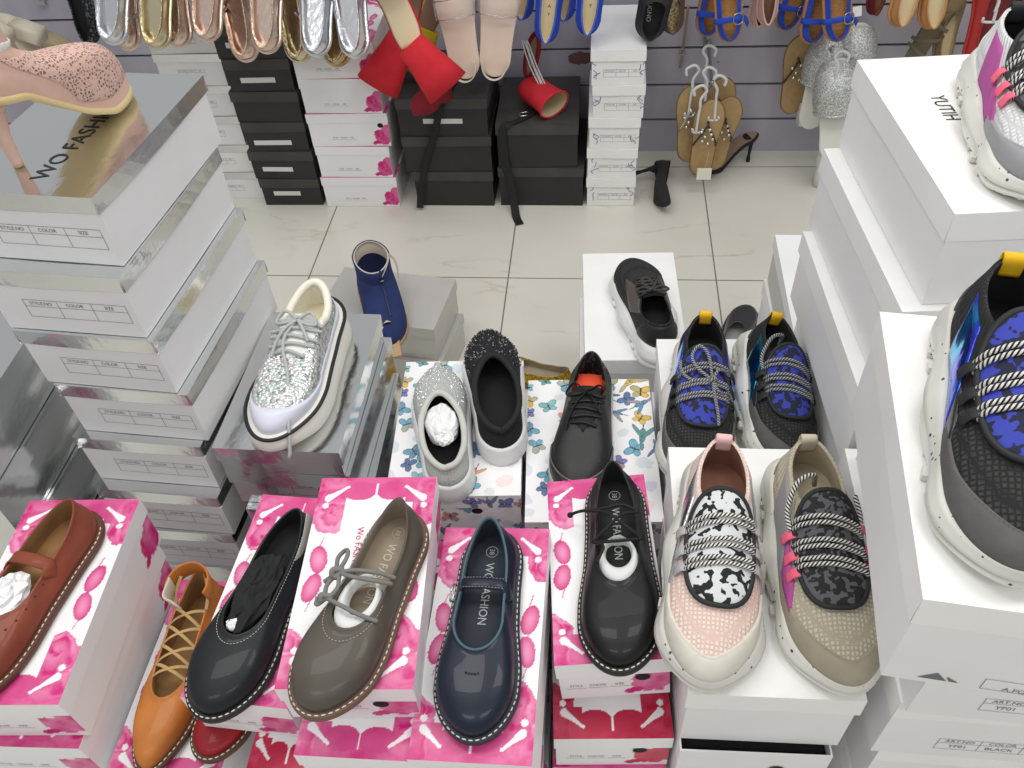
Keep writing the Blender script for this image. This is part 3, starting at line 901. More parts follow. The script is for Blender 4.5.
    def insole(s, n=96, inset=0.0065, z=None):
        th = s.thetas(n); t0 = (1 - np.cos(th)) / 2
        P, t, nn = s.out(th, -inset - 0.026 * sstep(0.6, 0.95, t0))
        z = s.zin if z is None else z
        V = np.concatenate([P, np.full((n, 1), z)], 1)
        F = []
        for i in range(n // 2 - 1):
            j = n - 1 - i
            F.append((i, i + 1, j - 1, j))
        return V, F
    def sole(s, levels, n=120, cup=False):
        """levels: list of (offset fn/float, z fn/float) from the ground up"""
        th = s.thetas(n); rings = []
        _, t, _ = s.out(th)
        for off, z in levels:
            o = off(th, t) if callable(off) else np.full(n, off)
            zz = z(th, t) if callable(z) else np.full(n, z)
            P, _, _ = s.out(th, o)
            rings.append(np.concatenate([P, zz[:, None]], 1))
        V, F = sweep_rings(rings, cap=False)
        k = len(rings)
        for base, flip in ((0, True), ((k - 1) * n, False)):
            for i in range(n // 2 - 1):
                j = n - 1 - i
                f = (base + i, base + i + 1, base + j - 1, base + j)
                F.append(f[::-1] if flip else f)
        return V, F
    def patch(s, th0, th1, v0, v1, off=0.0014, n=40, nv=14):
        """raised piece on the upper between two angles; v0/v1 callables or numbers"""
        a = np.linspace(0, 1, n); th = th0 + (th1 - th0) * a
        lo = v0(a) if callable(v0) else np.full(n, v0); hi = v1(a) if callable(v1) else np.full(n, v1)
        b_ = np.linspace(0, 1, nv)
        T = np.repeat(th[:, None], nv, 1); Vv = lo[:, None] + (hi - lo)[:, None] * b_[None, :]
        o = np.full((n, nv), off)
        o[0] = o[-1] = -0.0008; o[:, 0] = o[:, -1] = -0.0008
        ed = off * 0.75
        o[1, 1:-1] = o[-2, 1:-1] = ed; o[1:-1, 1] = o[1:-1, -2] = ed
        T[1] = T[0] + (T[2] - T[0]) * 0.06; T[-2] = T[-1] + (T[-3] - T[-1]) * 0.06
        Vv[:, 1] = Vv[:, 0] + (Vv[:, 2] - Vv[:, 0]) * 0.08; Vv[:, -2] = Vv[:, -1] + (Vv[:, -3] - Vv[:, -1]) * 0.08
        S = s.surf(T, np.clip(Vv, 0, 1), o)
        U = np.stack([np.repeat(a, nv), np.tile(b_, n)], 1)
        return S.reshape(-1, 3), grid_faces(n, nv), U
    def path(s, th0, th1, v, off=0.001, n=80):
        th = np.linspace(th0, th1, n)
        return s.surf(th, v(np.linspace(0, 1, n)) if callable(v) else np.full(n, v), off)
    def ring(s, off, z, n=160, a=0.0, b=2 * PI):
        th = np.linspace(a, b, n); P, t, _ = s.out(th, off)
        zz = z(th, t) if callable(z) else np.full(n, z)
        return np.concatenate([P, zz[:, None]], 1)
    def bvh(s, extra=None):
        V, F, _ = s.upper()
        return BVHTree.FromPolygons([tuple(v) for v in V], F)

def drape(bvh, xy, lift=0.0, z0=0.35, fallback=None):
    """drop plan points on the shoe from above"""
    out = []
    for x, y in np.asarray(xy, float):
        h, nrm, _, _ = bvh.ray_cast(Vector((x, y, z0)), Vector((0, 0, -1)))
        if h is None:
            h, nrm, _, _ = bvh.find_nearest(Vector((x, y, 0.08 if fallback is None else fallback)))
        if nrm.z < 0: nrm = -nrm
        q = h + nrm * lift
        out.append(q[:])
    return np.array(out)

def drape_pad(bvh, outline, thick, dome=0.0, rings=7, smooth=0, over=None):
    """padded plate: closed plan outline laid on the shoe"""
    C = np.mean(outline, 0); O = np.asarray(outline, float); n = len(O)
    V = []; fr = [1.0, 1.0, 0.965, 0.9, 0.75, 0.5, 0.25]; lf = [-0.001, thick * 0.5, thick * 0.93, thick, thick + dome * .5, thick + dome * .9, thick + dome]
    base = {}
    for f, l in zip(fr, lf):
        xy = C + (O - C) * f
        P = over(xy) + np.array([0, 0, 1.0]) * l if over else drape(bvh, xy, l)
        V.append(P)
    c = over(C[None]) + np.array([0, 0, thick + dome]) if over else drape(bvh, [C], thick + dome)
    k = len(V); V = np.vstack(V + [c])
    F = []
    for i in range(k - 1):
        for j in range(n):
            q = (j + 1) % n
            F.append((i * n + j, i * n + q, (i + 1) * n + q, (i + 1) * n + j))
    F += [((k - 1) * n + j, (k - 1) * n + (j + 1) % n, k * n) for j in range(n)]
    return V, F

def stitches(P, length=0.0042, gap=0.0026, r=0.0006):
    """row of stitches along the points, as one mesh"""
    P = np.asarray(P, float)
    L = np.r_[0, np.cumsum(np.linalg.norm(np.diff(P, axis=0), axis=1))]
    b = MB(); d = 0.0
    at = lambda q: np.array([np.interp(q, L, P[:, i]) for i in range(3)])
    while d + length < L[-1]:
        b.add(*tube(np.array([at(d), at(d + length * .5) + (0, 0, r * .3), at(d + length)]), [r * .7, r, r * .7], 5)[:2])
        d += length + gap
    return b

def m_leather(name, col, rough=0.42, var=0.14, bs=0.12, coat=0.1):
    t = NT(name); o = t.obj(); c = rgb(*col)
    f = t.noise(o, 24, 4)
    t.set(Base_Color=t.ramp(f, [(0.3, tuple(x * (1 - var) for x in c[:3]) + (1,)), (0.72, tuple(min(1, x * (1 + var)) for x in c[:3]) + (1,))]),
          Roughness=t.math('ADD', rough, t.math('MULTIPLY', f, 0.12)))
    vr = t.n('ShaderNodeTexVoronoi', None, Vector=o, Scale=700.0)
    t.bump(t.math('ADD', t.math('MULTIPLY', vr.outputs[0], 0.5), t.math('MULTIPLY', t.noise(o, 60, 3), 1.2)), bs, 0.0012)
    t.b.inputs['Coat Weight'].default_value = coat
    t.b.inputs['Specular IOR Level'].default_value = 0.28
    return t.m

def m_rope(name, c1, c2, k=230.0, twist=3.0):
    t = NT(name); sp = t.n('ShaderNodeSeparateXYZ', None, Vector=t.uv())
    w = t.math('FRACT', t.math('ADD', t.math('MULTIPLY', sp.outputs[1], k), t.math('MULTIPLY', sp.outputs[0], twist)))
    t.set(Base_Color=t.mix(t.math('GREATER_THAN', w, 0.5), rgb(*c1), rgb(*c2)), Roughness=0.75)
    t.bump(t.math('PINGPONG', w, 0.5), 0.5, 0.002)
    return t.m

def m_speckle(name, base=(226, 224, 216), dark=(70, 68, 70), scale=150.0, rough=0.5):
    t = NT(name); o = t.obj()
    v = t.n('ShaderNodeTexVoronoi', None, Vector=o, Scale=scale)
    sp = t.n('ShaderNodeSeparateColor', None, Color=v.outputs['Color'])
    rad_ = t.math('MULTIPLY', t.math('GREATER_THAN', sp.outputs[0], 0.62), t.math('MULTIPLY', sp.outputs[1], 0.30))
    k = t.math('LESS_THAN', v.outputs['Distance'], rad_)
    n = t.noise(o, 14, 4)
    b = t.ramp(n, [(0.3, rgb(*[x * 0.93 for x in base])), (0.7, rgb(*base))])
    t.set(Base_Color=t.mix(k, b, rgb(*dark)), Roughness=rough)
    return t.m

def m_blotch(name, bg, fg, scale=75.0, thr=0.55, rough=0.85, soft=0.01):
    t = NT(name); o = t.obj()
    n = t.noise(t.n('ShaderNodeMapping', None, Vector=o, Scale=(1, 1, 0.4)).outputs[0], scale, 1.2)
    t.set(Base_Color=t.ramp(n, [(thr - soft, rgb(*bg)), (thr + soft, rgb(*fg))]), Roughness=rough)
    t.bump(t.noise(o, 900, 2), 0.25, 0.001)
    return t.m

def m_mesh(name, c1, c2, scale=210.0, rough=0.85, strength=0.5):
    t = NT(name); o = t.obj()
    v = t.n('ShaderNodeTexVoronoi', {'feature': 'DISTANCE_TO_EDGE'}, Vector=t.n('ShaderNodeMapping', None, Vector=o, Scale=(1.0, 1.0, 0.45)).outputs[0], Scale=scale, Randomness=0.25)
    f = t.ramp(v.outputs[0], [(0.05, (0, 0, 0, 1)), (0.32, (1, 1, 1, 1))])
    t.set(Base_Color=t.mix(f, rgb(*c2), rgb(*c1)), Roughness=rough)
    t.bump(f, strength, 0.002)
    return t.m

def m_rib(name, col, k=64, rough=0.9, dark=0.72):
    t = NT(name); sp = t.n('ShaderNodeSeparateXYZ', None, Vector=t.uv())
    w = t.math('PINGPONG', t.math('MULTIPLY', sp.outputs[0], k * 2.0), 1.0)
    c = rgb(*col)
    t.set(Base_Color=t.mix(w, tuple(x * dark for x in c[:3]) + (1,), c), Roughness=rough)
    t.bump(w, 0.5, 0.003)
    return t.m

def m_glitter(name, cols, scale=420.0, rough=0.22, metal=0.75, bump=0.8):
    t = NT(name); o = t.obj()
    v = t.n('ShaderNodeTexVoronoi', None, Vector=o, Scale=scale)
    sp = t.n('ShaderNodeSeparateColor', None, Color=v.outputs['Color'])
    st = [(i / (len(cols)), rgb(*c)) for i, c in enumerate(cols)]
    t.set(Base_Color=t.ramp(sp.outputs[0], st, 'CONSTANT'), Roughness=rough, Metallic=metal)
    nm = t.n('ShaderNodeBump', None, Strength=bump, Distance=0.004, Height=t.math('ADD', sp.outputs[1], t.math('MULTIPLY', v.outputs['Distance'], -0.5)))
    t.put(t.b.inputs['Normal'], nm.outputs[0])
    return t.m

def m_holo(name, cols, scale=16):
    t = NT(name); o = t.obj()
    st = [(0.25 + 0.5 * i / (len(cols) - 1), rgb(*c)) for i, c in enumerate(cols)]
    n = t.noise(o, scale, 2)
    t.set(Base_Color=t.ramp(n, st), Roughness=0.12, Metallic=0.85)
    t.bump(t.noise(o, 40, 2), 0.35, 0.004)
    return t.m

def paper_ball(name, m, parent, c, r, seed=1, flat=0.8, amp=0.22):
    """crumpled tissue"""
    rn = np.random.RandomState(seed)
    n, k = 22, 14
    th, ph = np.meshgrid(np.arange(n) * 2 * PI / n, np.linspace(0.02, PI - 0.02, k), indexing='ij')
    rr = 1 + amp * (np.abs(vnoise(th * 2.1 + seed * 7 + 3, ph * 3.3 + 5, 3) - 0.5) * 3 - 0.7) + 0.03 * rn.randn(n, k)
    rr[:, 0] = rr[0, 0]; rr[:, -1] = rr[0, -1]
    V = np.stack([rr * np.sin(ph) * np.cos(th) * r[0], rr * np.sin(ph) * np.sin(th) * r[1], rr * np.cos(ph) * r[2]], -1).reshape(-1, 3) + np.array(c)
    F = grid_faces(n, k, True)
    return mesh(name, V, F, m, parent, smooth=False)

M_TISSUE = mat('white_tissue', (236, 237, 238), 0.8)
M_THREAD = mat('cream_thread', (226, 220, 204), 0.8)

# ---------------------------------------------------------------- leather flats on welted soles
def flat_last(L, wide=1.0, s1=0.60, toe=0.25, bend=0.006, heelh=0.058, front=0.046, side=0.036, rimf=1.0, pt=2.3, rtr=.24, toeh=.030):
    k = L / 0.27 * wide
    return Last(L, [(0, .0345 * k), (.12, .035 * k), (.3, .0355 * k), (.5, .0385 * k), (.68, .0455 * k), (.82, .0455 * k), (1, .041 * k)],
                [(0, .024 * k * rimf), (.25, .0265 * k * rimf), (.55, .027 * k * rimf), (.8, .029 * k * rimf), (1, .029 * k * rimf)],
                [(0, heelh), (.2, side + .006), (.5, side), (.8, front - .004), (1, front)], 0.025, s1,
                [(0, .012), (.5, .012), (1, .014)], rh=.17, rt=toe, pt=pt, bend=bend, toeh=toeh, rhr=.42, rtr=rtr, zin=.015, bulge=.0045, slope=.05)

def build_flat(label, loc, yaw, L, foot, mu, mlin, msole, minsole, wide=1.0, tilt=(0, 0), text=None, textm=None, group=None, stitch=True, name='flat_shoe', cat='shoe', sole_t=0.011, thread=None, **k):
    o = thing(name, label, cat, loc, (rad(tilt[0]), rad(tilt[1]), rad(yaw)), group)
    l = flat_last(L, wide, bend=0.007 * foot, **k)
    spring = lambda th, t: 0.006 * sstep(0.75, 1, t)
    lev = [(0.003, lambda th, t: 0.0 + spring(th, t)), (0.0064, lambda th, t: 0.002 + spring(th, t)), (0.0070, lambda th, t: sole_t * .7 + spring(th, t)),
           (0.0064, lambda th, t: sole_t + spring(th, t)), (0.003, lambda th, t: sole_t + .0016 + spring(th, t) * .8), (-0.004, lambda th, t: sole_t + .0012 + spring(th, t) * .6)]
    V, F = l.sole(lev)
    mesh('sole', V, F, msole, o)
    l.zt = table([(0, sole_t), (.75, sole_t), (1, sole_t + .005)])
    V, F, U = l.upper()
    up = mesh('upper', V, F, mu, o, uvs=U)
    mesh('lining', *l.lining(), mlin, o)
    V, F = l.insole()
    ins = mesh('insole', V, F, minsole, o)
    if text:
        b = MB()
        Vt, Ft = text_vf(text, 0.0150, sx=0.88)
        b.add(on_top(Vt, l.zin + .0006, rad(90), float(l.xc(0.26)), L * 0.335), Ft)
        a = np.linspace(0, 2 * PI, 25)
        ringp = np.stack([0.0075 * np.cos(a), 0.0075 * np.sin(a), 0 * a], 1) + np.array([0, L * 0.115, l.zin + .0006])
        b.add(*tube(ringp[:-1], 0.0005, 4, True)[:2])
        Vt, Ft = text_vf('38', 0.009)
        b.add(on_top(Vt, l.zin + .0006, rad(90), 0, L * 0.115), Ft)
        mesh('size_stamp', np.vstack(b.V), b.F, textm, o, smooth=False)
    if stitch:
        P = l.ring(0.0042, lambda th, t: sole_t + .0019 + spring(th, t) * .9, 200, 0.5, 2 * PI - 0.5)
        stitches(P, 0.0046, 0.0028, 0.00085).build('welt_stitching', thread or M_THREAD, o)
    return o, l

def arch_strap(l, th, vv, w, t, lift, side=(0, 1, 0), n=26, yoff=0.0):
    """strap from one side of the shoe over the opening to the other"""
    a = l.surf(np.array([th[0]]), np.array([vv[0]]), 0.0015)[0]; b = l.surf(np.array([2 * PI - th[1]]), np.array([vv[1]]), 0.0015)[0]
    ra = l.rim(np.array([th[0]]))[0] + (0, 0, .002); rb = l.rim(np.array([2 * PI - th[1]]))[0] + (0, 0, .002)
    mid = (ra + rb) / 2 + np.array([0, yoff, lift])
    P = spline([a, ra, ra * .6 + mid * .4 + (0, 0, lift * .35), mid, rb * .6 + mid * .4 + (0, 0, lift * .35), rb, b], n)
    return ribbon(P, w, t, side), P
# ---------------------------------------------------------------- the flats on the floral boxes
def rest(c, tilt, rz, xy, yaw):
    """position and rotation of something standing on a (tilted) lid"""
    M = Euler((rad(tilt[0]), rad(tilt[1]), rad(rz))).to_matrix()
    n = M @ Vector((0, 0, 1))
    z = c[2] - ((xy[0] - c[0]) * n.x + (xy[1] - c[1]) * n.y) / n.z
    q = Vector((0, 0, 1)).rotation_difference(n).to_matrix() @ Matrix.Rotation(rad(yaw), 3, 'Z')
    e = q.to_euler()
    return (xy[0], xy[1], z + 0.0006), tuple(math.degrees(a) for a in e)

L_BLK = m_leather('black_leather', (26, 29, 34), 0.42)
L_BLK2 = m_leather('black_smooth_leather', (22, 22, 24), 0.38)
L_TAUPE = m_leather('taupe_leather', (84, 78, 70), 0.40)
L_NAVY = m_leather('navy_leather', (22, 31, 47), 0.36, coat=0.15)
L_TAN = m_leather('tan_leather', (188, 116, 52), 0.45)
L_BRN = m_leather('brown_leather', (132, 66, 46), 0.45)
L_RED = m_leather('red_leather', (150, 26, 36), 0.42)
LIN_BLK = mat('black_lining', (26, 27, 28), 0.85, var=0.2, vscale=40)
LIN_BRN = mat('tan_suede_lining', (150, 112, 70), 0.9, var=0.15, vscale=50)
LIN_TAUPE = mat('taupe_lining', (146, 132, 114), 0.8, var=0.1)
LIN_NAVY = mat('navy_lining', (38, 45, 56), 0.75, var=0.15)
SOLE_BLK = mat('black_rubber_sole', (30, 30, 32), 0.6)
SOLE_BRN = mat('brown_rubber_sole', (108, 82, 66), 0.6)
SOLE_DKBRN = mat('dark_brown_sole', (92, 58, 42), 0.6)
SOLE_NAVY = mat('navy_rubber_sole', (40, 48, 60), 0.55)
STAMP_W = mat('silver_stamp', (170, 172, 172), 0.5)
STAMP_G = mat('grey_stamp', (196, 186, 168), 0.5)
CORD_GREY = mat('grey_cord', (122, 120, 116), 0.8)
CORD_BLK = mat('black_cord', (18, 18, 19), 0.75)
CORD_BEIGE = mat('beige_flat_lace', (186, 154, 104), 0.85)

# black slip-on flat
o, l = build_flat('black leather slip-on flat with white welt stitching and crumpled black lining', (-0.384, 0.636, 0.6115), 168.8, 0.276, -1, L_BLK, LIN_BLK, SOLE_BLK, LIN_BLK, 0.97, s1=.70, heelh=.050, front=.046, side=.040)
paper_ball('crumpled_lining', LIN_BLK, o, (0.002, 0.128, 0.034), (0.026, 0.062, 0.020), 4, amp=.3)
P = np.array([[-.0215, .014, .050], [-.025, .03, .046], [-.0275, .05, .040], [-.0275, .07, .036], [-.026, .09, .035]])
V, F = ribbon(spline(P, 20), np.linspace(.020, .006, 20), .0016, (0.25, 0, 1)); mesh('heel_lining', V, F, mat('pale_grey_suede', (172, 172, 164), 0.9), o)
paper_ball('tissue', M_TISSUE, o, (0.004, 0.176, 0.040), (0.011, 0.009, 0.006), 9)
stitches(l.path(0.9, 2 * PI - 0.9, 0.93, .0006, 150), .0024, .0016, .00035).build('edge_stitching', M_THREAD, o)

# grey lace-up flat
o, l = build_flat('taupe grey lace-up flat with grey cord laces, white stuffing and white welt stitching', (-0.2255, 0.596, 0.6905), 168.3, 0.260, 1, L_TAUPE, LIN_TAUPE, SOLE_BRN, LIN_TAUPE, 0.98, s1=.69, text='WO FASHION', textm=STAMP_G)
# moulded white stuffing with a finger hole
th = np.linspace(0, 2 * PI, 40, endpoint=False); rings = []
for f, z in ((.56, .028), (.60, .040), (.70, .046), (.88, .043), (1.0, .030), (.95, .018)):
    rings.append(np.stack([0.0255 * f * np.cos(th), 0.145 + 0.040 * f * np.sin(th) - 0.030 * (1 - f), np.full(40, z)], 1))
mesh('white_stuffing', *sweep_rings(rings, cap=False), mat('white_foam', (222, 224, 222), 0.6), o)
b = MB()
kx = 0.032
knot = np.array([kx, .118, .052]); knot2 = np.array([kx + .001, .150, .050])
for P in ([(kx, .118, .052), (.012, .113, .057), (-.012, .108, .054), (-.0305, .104, .044)], [(kx, .118, .052), (.012, .122, .058), (-.012, .119, .055), (-.0300, .112, .044)],
          [(kx, .150, .050), (.012, .156, .054), (-.012, .160, .051), (-.0310, .158, .041)],
          [(kx, .118, .052), (kx + .008, .134, .047), (kx, .150, .050), (kx - .008, .136, .053), (kx, .118, .052)],
          [(kx, .118, .053), (kx - .004, .100, .058), (kx + .003, .088, .052), (kx + .011, .096, .046), (kx + .004, .114, .052)],
          [(kx, .150, .050), (kx + .009, .158, .046), (kx + .012, .150, .046)], [(kx, .118, .052), (kx + .010, .124, .045), (kx + .015, .128, .042)]):
    b.add(*tube(spline(P, 28), .0026, 7)[:2])
b.add(*tube(spline([(kx - .005, .113, .053), (kx + .005, .118, .056), (kx + .004, .124, .051), (kx - .004, .121, .052)], 16), .0036, 7)[:2])
b.add(*tube(spline([(kx - .005, .147, .050), (kx + .005, .150, .054), (kx + .005, .155, .049)], 16), .0036, 7)[:2])
b.build('laces', CORD_GREY, o)
stitches(l.path(2.0, 2 * PI - 2.0, 0.90, .0006, 120), .0024, .0016, .0004).build('vamp_stitching', STAMP_G, o)

# navy strap flat on the tilted box
loc, rot = rest((-0.1225, 0.478, 0.632), (2.5, -3.9), -.9, (-0.1195, 0.610), 178.0)
o, l = build_flat('navy leather flat with a bar strap and navy insole', loc, rot[2], 0.258, -1, L_NAVY, LIN_NAVY, SOLE_NAVY, LIN_NAVY, 1.0, tilt=rot[:2], s1=.67, text='WO FASHION', textm=STAMP_W, rimf=1.04)
(V, F), P = arch_strap(l, (1.55, 1.55), (.62, .62), .0165, .0022, .006, yoff=0)
mesh('strap', V, F, L_NAVY, o)
for s_ in (-.0062, .0062):
    stitches(P[3:-3] + np.array([0, s_, .0016]), .0024, .0016, .00035).build('strap_stitching', STAMP_W, o)
mesh('buckle', *tube(spline([(.034, .098, .050), (.034, .116, .050), (.030, .116, .054), (.030, .098, .054)], 24, True), .0011, 6, True)[:2], mat('steel_buckle', (170, 172, 174), .25, 1.0), o)
mesh('edge_piping', *tube(np.array([l.rim(np.array([a]))[0] + (0, 0, .0012) for a in np.linspace(0, 2 * PI, 120, endpoint=False)]), .0017, 6, True)[:2], mat('teal_edge', (72, 100, 112), .7), o)
b = MB()
for x in (-.016, -.008, 0, .008, .016):
    q = l.surf(np.array([PI - x * 9]), np.array([.80]), .0004)[0]
    a = np.linspace(0, 2 * PI, 9)[:-1]
    b.add(np.stack([q[0] + .0014 * np.cos(a), q[1] + .0014 * np.sin(a), np.full(8, q[2] + .0003)], 1), [tuple(range(8))])
b.build('punched_holes', M_HOLE, o)

# black lace-up flat on the tilted box
loc, rot = rest((0.018, 0.594, 0.619), (-3.6, -4.5), 5.1, (0.032, 0.722), -177.0)
o, l = build_flat('black leather lace-up flat with thin black cord and white welt stitching', loc, rot[2], 0.285, 1, L_BLK2, LIN_BLK, SOLE_BLK, LIN_BLK, 0.93, tilt=rot[:2], s1=.675, text='WO FASHION', textm=STAMP_W)
rings = []
for f, z in ((.60, .022), (.64, .032), (.72, .036), (.88, .035), (1.0, .026), (.95, .018)):
    rings.append(np.stack([0.0265 * f * np.cos(th), 0.152 + 0.036 * f * np.sin(th) - 0.040 * (1 - f), np.full(40, z)], 1))
mesh('white_stuffing', *sweep_rings(rings, cap=False), mat('white_foam', (222, 224, 222), 0.6), o)
b = MB()
for P in ([(.031, .082, .047), (.010, .094, .056), (-.012, .116, .055), (-.031, .128, .044)], [(-.030, .088, .047), (-.008, .098, .056), (.014, .118, .054), (.031, .130, .044)],
          [(.031, .130, .044), (.0, .136, .053), (-.031, .128, .044)], [(.030, .130, .045), (.018, .140, .050), (.022, .152, .048), (.027, .160, .044)],
          [(.031, .082, .047), (.040, .078, .043), (.052, .070, .030), (.060, .066, .020)], [(.031, .082, .047), (.012, .084, .054), (-.010, .080, .053), (-.030, .088, .047)]):
    b.add(*tube(spline(P, 28), .0021, 7)[:2])
b.build('laces', CORD_BLK, o)
mesh('lace_tip', *sweep_rings([[( .060 + .004 * math.cos(a) * f, .066 + .004 * math.sin(a) * f, .020 + z) for a in np.linspace(0, 2 * PI, 10)[:-1]] for f, z in ((.3, -.004), (1, -.001), (1, .002), (.3, .004))]), CORD_BLK, o)

# tan ghillie shoe
o, l = build_flat('tan leather ghillie shoe with pointed toe and crossed beige laces', (-0.535, 0.592, 0.4946), 178.0, 0.254, -1, L_TAN, LIN_BRN, SOLE_DKBRN, LIN_BRN, 0.93, s1=.70, heelh=.074, side=.050, front=.044, toe=.46, pt=1.55)
b = MB()
e1 = [l.rim(np.array([a]))[0] + (0, 0, .001) for a in (1.15, 1.45, 1.75, 2.05, 2.3)]
e2 = [l.rim(np.array([2 * PI - a]))[0] + (0, 0, .001) for a in (1.15, 1.45, 1.75, 2.05, 2.3)]
for k in range(4):
    for A, B in ((e1[k], e2[k + 1]), (e2[k], e1[k + 1])):
        P = spline([A + (0, 0, -.002), A * .7 + B * .3 + (0, 0, .008), A * .3 + B * .7 + (0, 0, .008), B + (0, 0, -.002)], 20)
        b.add(*ribbon(P, .0048, .0016, (0, 1, .2)))
for A in (e1[0], e2[0]):
    s_ = np.sign(A[0])
    b.add(*ribbon(spline([A, A + (s_ * .001, -.018, .014), A + (-s_ * .004, -.034, .026)], 16), .005, .0016, (1, 0, 0)))
b.build('laces', CORD_BEIGE, o)
a = np.linspace(-1.9, 1.9, 40)
P = np.stack([.0285 * np.sin(a), .040 - .030 * np.cos(a), .080 + .004 * np.cos(a)], 1)
mesh('ankle_collar', *ribbon(P, .030, .003, (0, 0, 1)), L_TAN, o)
mesh('suede_cuff', *ribbon(spline([(.026, .035, .082), (.022, .060, .084), (.004, .070, .088)], 20), .028, .003, (0, 0.2, 1)), mat('beige_suede', (206, 198, 180), .9), o)

# red flat, toe under the black shoe's box
o, l = build_flat('red leather flat half hidden under the box of the black slip-on', (-0.452, 0.548, 0.4946), 178.0, 0.190, 1, L_RED, LIN_BRN, SOLE_DKBRN, LIN_BRN, 0.98, s1=.62, front=.026, heelh=.026, side=.022, toeh=.016)

# brown strap shoe at the left edge
o, l = build_flat('brown leather strap shoe stuffed with white tissue, cream welt stitching', (-0.668, 0.606, 0.6506), 170.5, 0.272, 1, L_BRN, LIN_BRN, SOLE_DKBRN, LIN_BRN, 0.98, s1=.66, heelh=.056, side=.044)
(V, F), P = arch_strap(l, (1.62, 1.62), (.75, .75), .017, .0024, .008)
mesh('strap', V, F, L_BRN, o)
paper_ball('tissue', M_TISSUE, o, (0.002, 0.146, 0.040), (0.026, 0.036, 0.020), 14, amp=.3)
b = MB()
for q_ in np.linspace(1.6, 2.9, 9):
    for s_ in (1, -1):
        q = l.surf(np.array([q_ if s_ > 0 else 2 * PI - q_]), np.array([.80]), .0004)[0]
        a = np.linspace(0, 2 * PI, 9)[:-1]
        b.add(np.stack([q[0] + .0013 * np.cos(a), q[1] + .0013 * np.sin(a), q[2] + .0004 - .0 * a], 1), [tuple(range(8))])
b.build('punched_holes', M_HOLE, o)
# ---------------------------------------------------------------- chunky knit sneakers
def knit_last(L=.28, foot=1):
    k = L / .28
    return Last(L, [(0, .037 * k), (.15, .0375 * k), (.35, .040 * k), (.52, .045 * k), (.68, .0495 * k), (.82, .0485 * k), (1, .040 * k)],
                [(0, .027 * k), (.3, .028 * k), (.6, .028 * k), (1, .025 * k)],
                [(0, .094 * k), (.25, .090 * k), (.55, .090 * k), (.8, .092 * k), (1, .092 * k)], 0.02, .47,
                [(0, .045), (.3, .036), (.55, .030), (.8, .026), (1, .028)], rh=.17, rt=.27, pt=2.2, bend=.008 * foot, toeh=.034,
                rhr=.5, rtr=.5, zin=.048, bulge=.002, slope=.42, k2f=.50, k2s=.42)

def chunky_sole(l, o, m, name='sole'):
    b1 = lambda th, t: (.0105 + .0060 * np.cos(t * 2 * PI * 2.1 + .4) + .006 * sstep(.15, 0, t)) * (1 - .62 * sstep(.70, .98, t))
    b2 = lambda th, t: (.0120 + .0060 * np.cos(t * 2 * PI * 2.1 + .9) + .007 * sstep(.15, 0, t)) * (1 - .62 * sstep(.70, .98, t))
    zt = lambda th, t: l.zt(t)
    zb = lambda th, t: .010 * sstep(.82, 1, t) + .006 * np.exp(-((t - .42) / .09) ** 2) + .005 * sstep(.08, 0, t)
    mid = lambda f: (lambda th, t: zb(th, t) * (1 - f) + (zt(th, t) + .004 + .003 * np.sin(t * 2 * PI * 3)) * f)
    lev = [(lambda th, t: b1(th, t) - .010, lambda th, t: zb(th, t) + .0),
           (lambda th, t: b1(th, t) - .003, lambda th, t: zb(th, t) + .001), (b1, mid(.16)), (b1, mid(.30)), (lambda th, t: b1(th, t) - .0030, mid(.34)),
           (lambda th, t: b2(th, t) - .0022, mid(.40)), (b2, mid(.50)), (lambda th, t: b2(th, t) * .8, mid(.66)), (lambda th, t: b2(th, t) * .55, mid(.85)),
           (lambda th, t: b2(th, t) * .3 + .001, mid(.98)), (.0, mid(1.0)), (-.006, mid(.96))]
    V, F = l.sole(lev, 160)
    mesh(name, V, F, m, o)
    b = MB()                                                           # tread lugs under the rim
    for a in np.linspace(.35, 2 * PI - .35, 30):
        P, t, n = l.out(np.array([a]), np.array([.004 - .009 * float(sstep(.66, .9, (1 - math.cos(a)) / 2))]))
        z = float(zb(0, t)[0])
        p0 = P[0]; nn = n[0]; tt = np.array([-nn[1], nn[0]])
        V = []
        for z_ in (z - .0012 if z > .0015 else 0.0003, z + .007):
            for sx, sy in ((-.006, -.004), (.006, -.004), (.006, .005), (-.006, .005)):
                q = p0 + tt * sx + nn * sy; V.append((q[0], q[1], z_))
        b.add(V, [(0, 1, 2, 3)[::-1], (4, 5, 6, 7), (0, 1, 5, 4), (1, 2, 6, 5), (2, 3, 7, 6), (3, 0, 4, 7)])
    b.build('tread', m, o, smooth=False)

def oval(cx, cy, rx, ry, n=48, p=2.6, ang=0.0):
    a = np.linspace(0, 2 * PI, n, endpoint=False)
    c, s = np.cos(a), np.sin(a)
    x = rx * np.sign(c) * np.abs(c) ** (2 / p); y = ry * np.sign(s) * np.abs(s) ** (2 / p)
    ca, sa = math.cos(ang), math.sin(ang)
    return np.stack([cx + x * ca - y * sa, cy + x * sa + y * ca], 1)

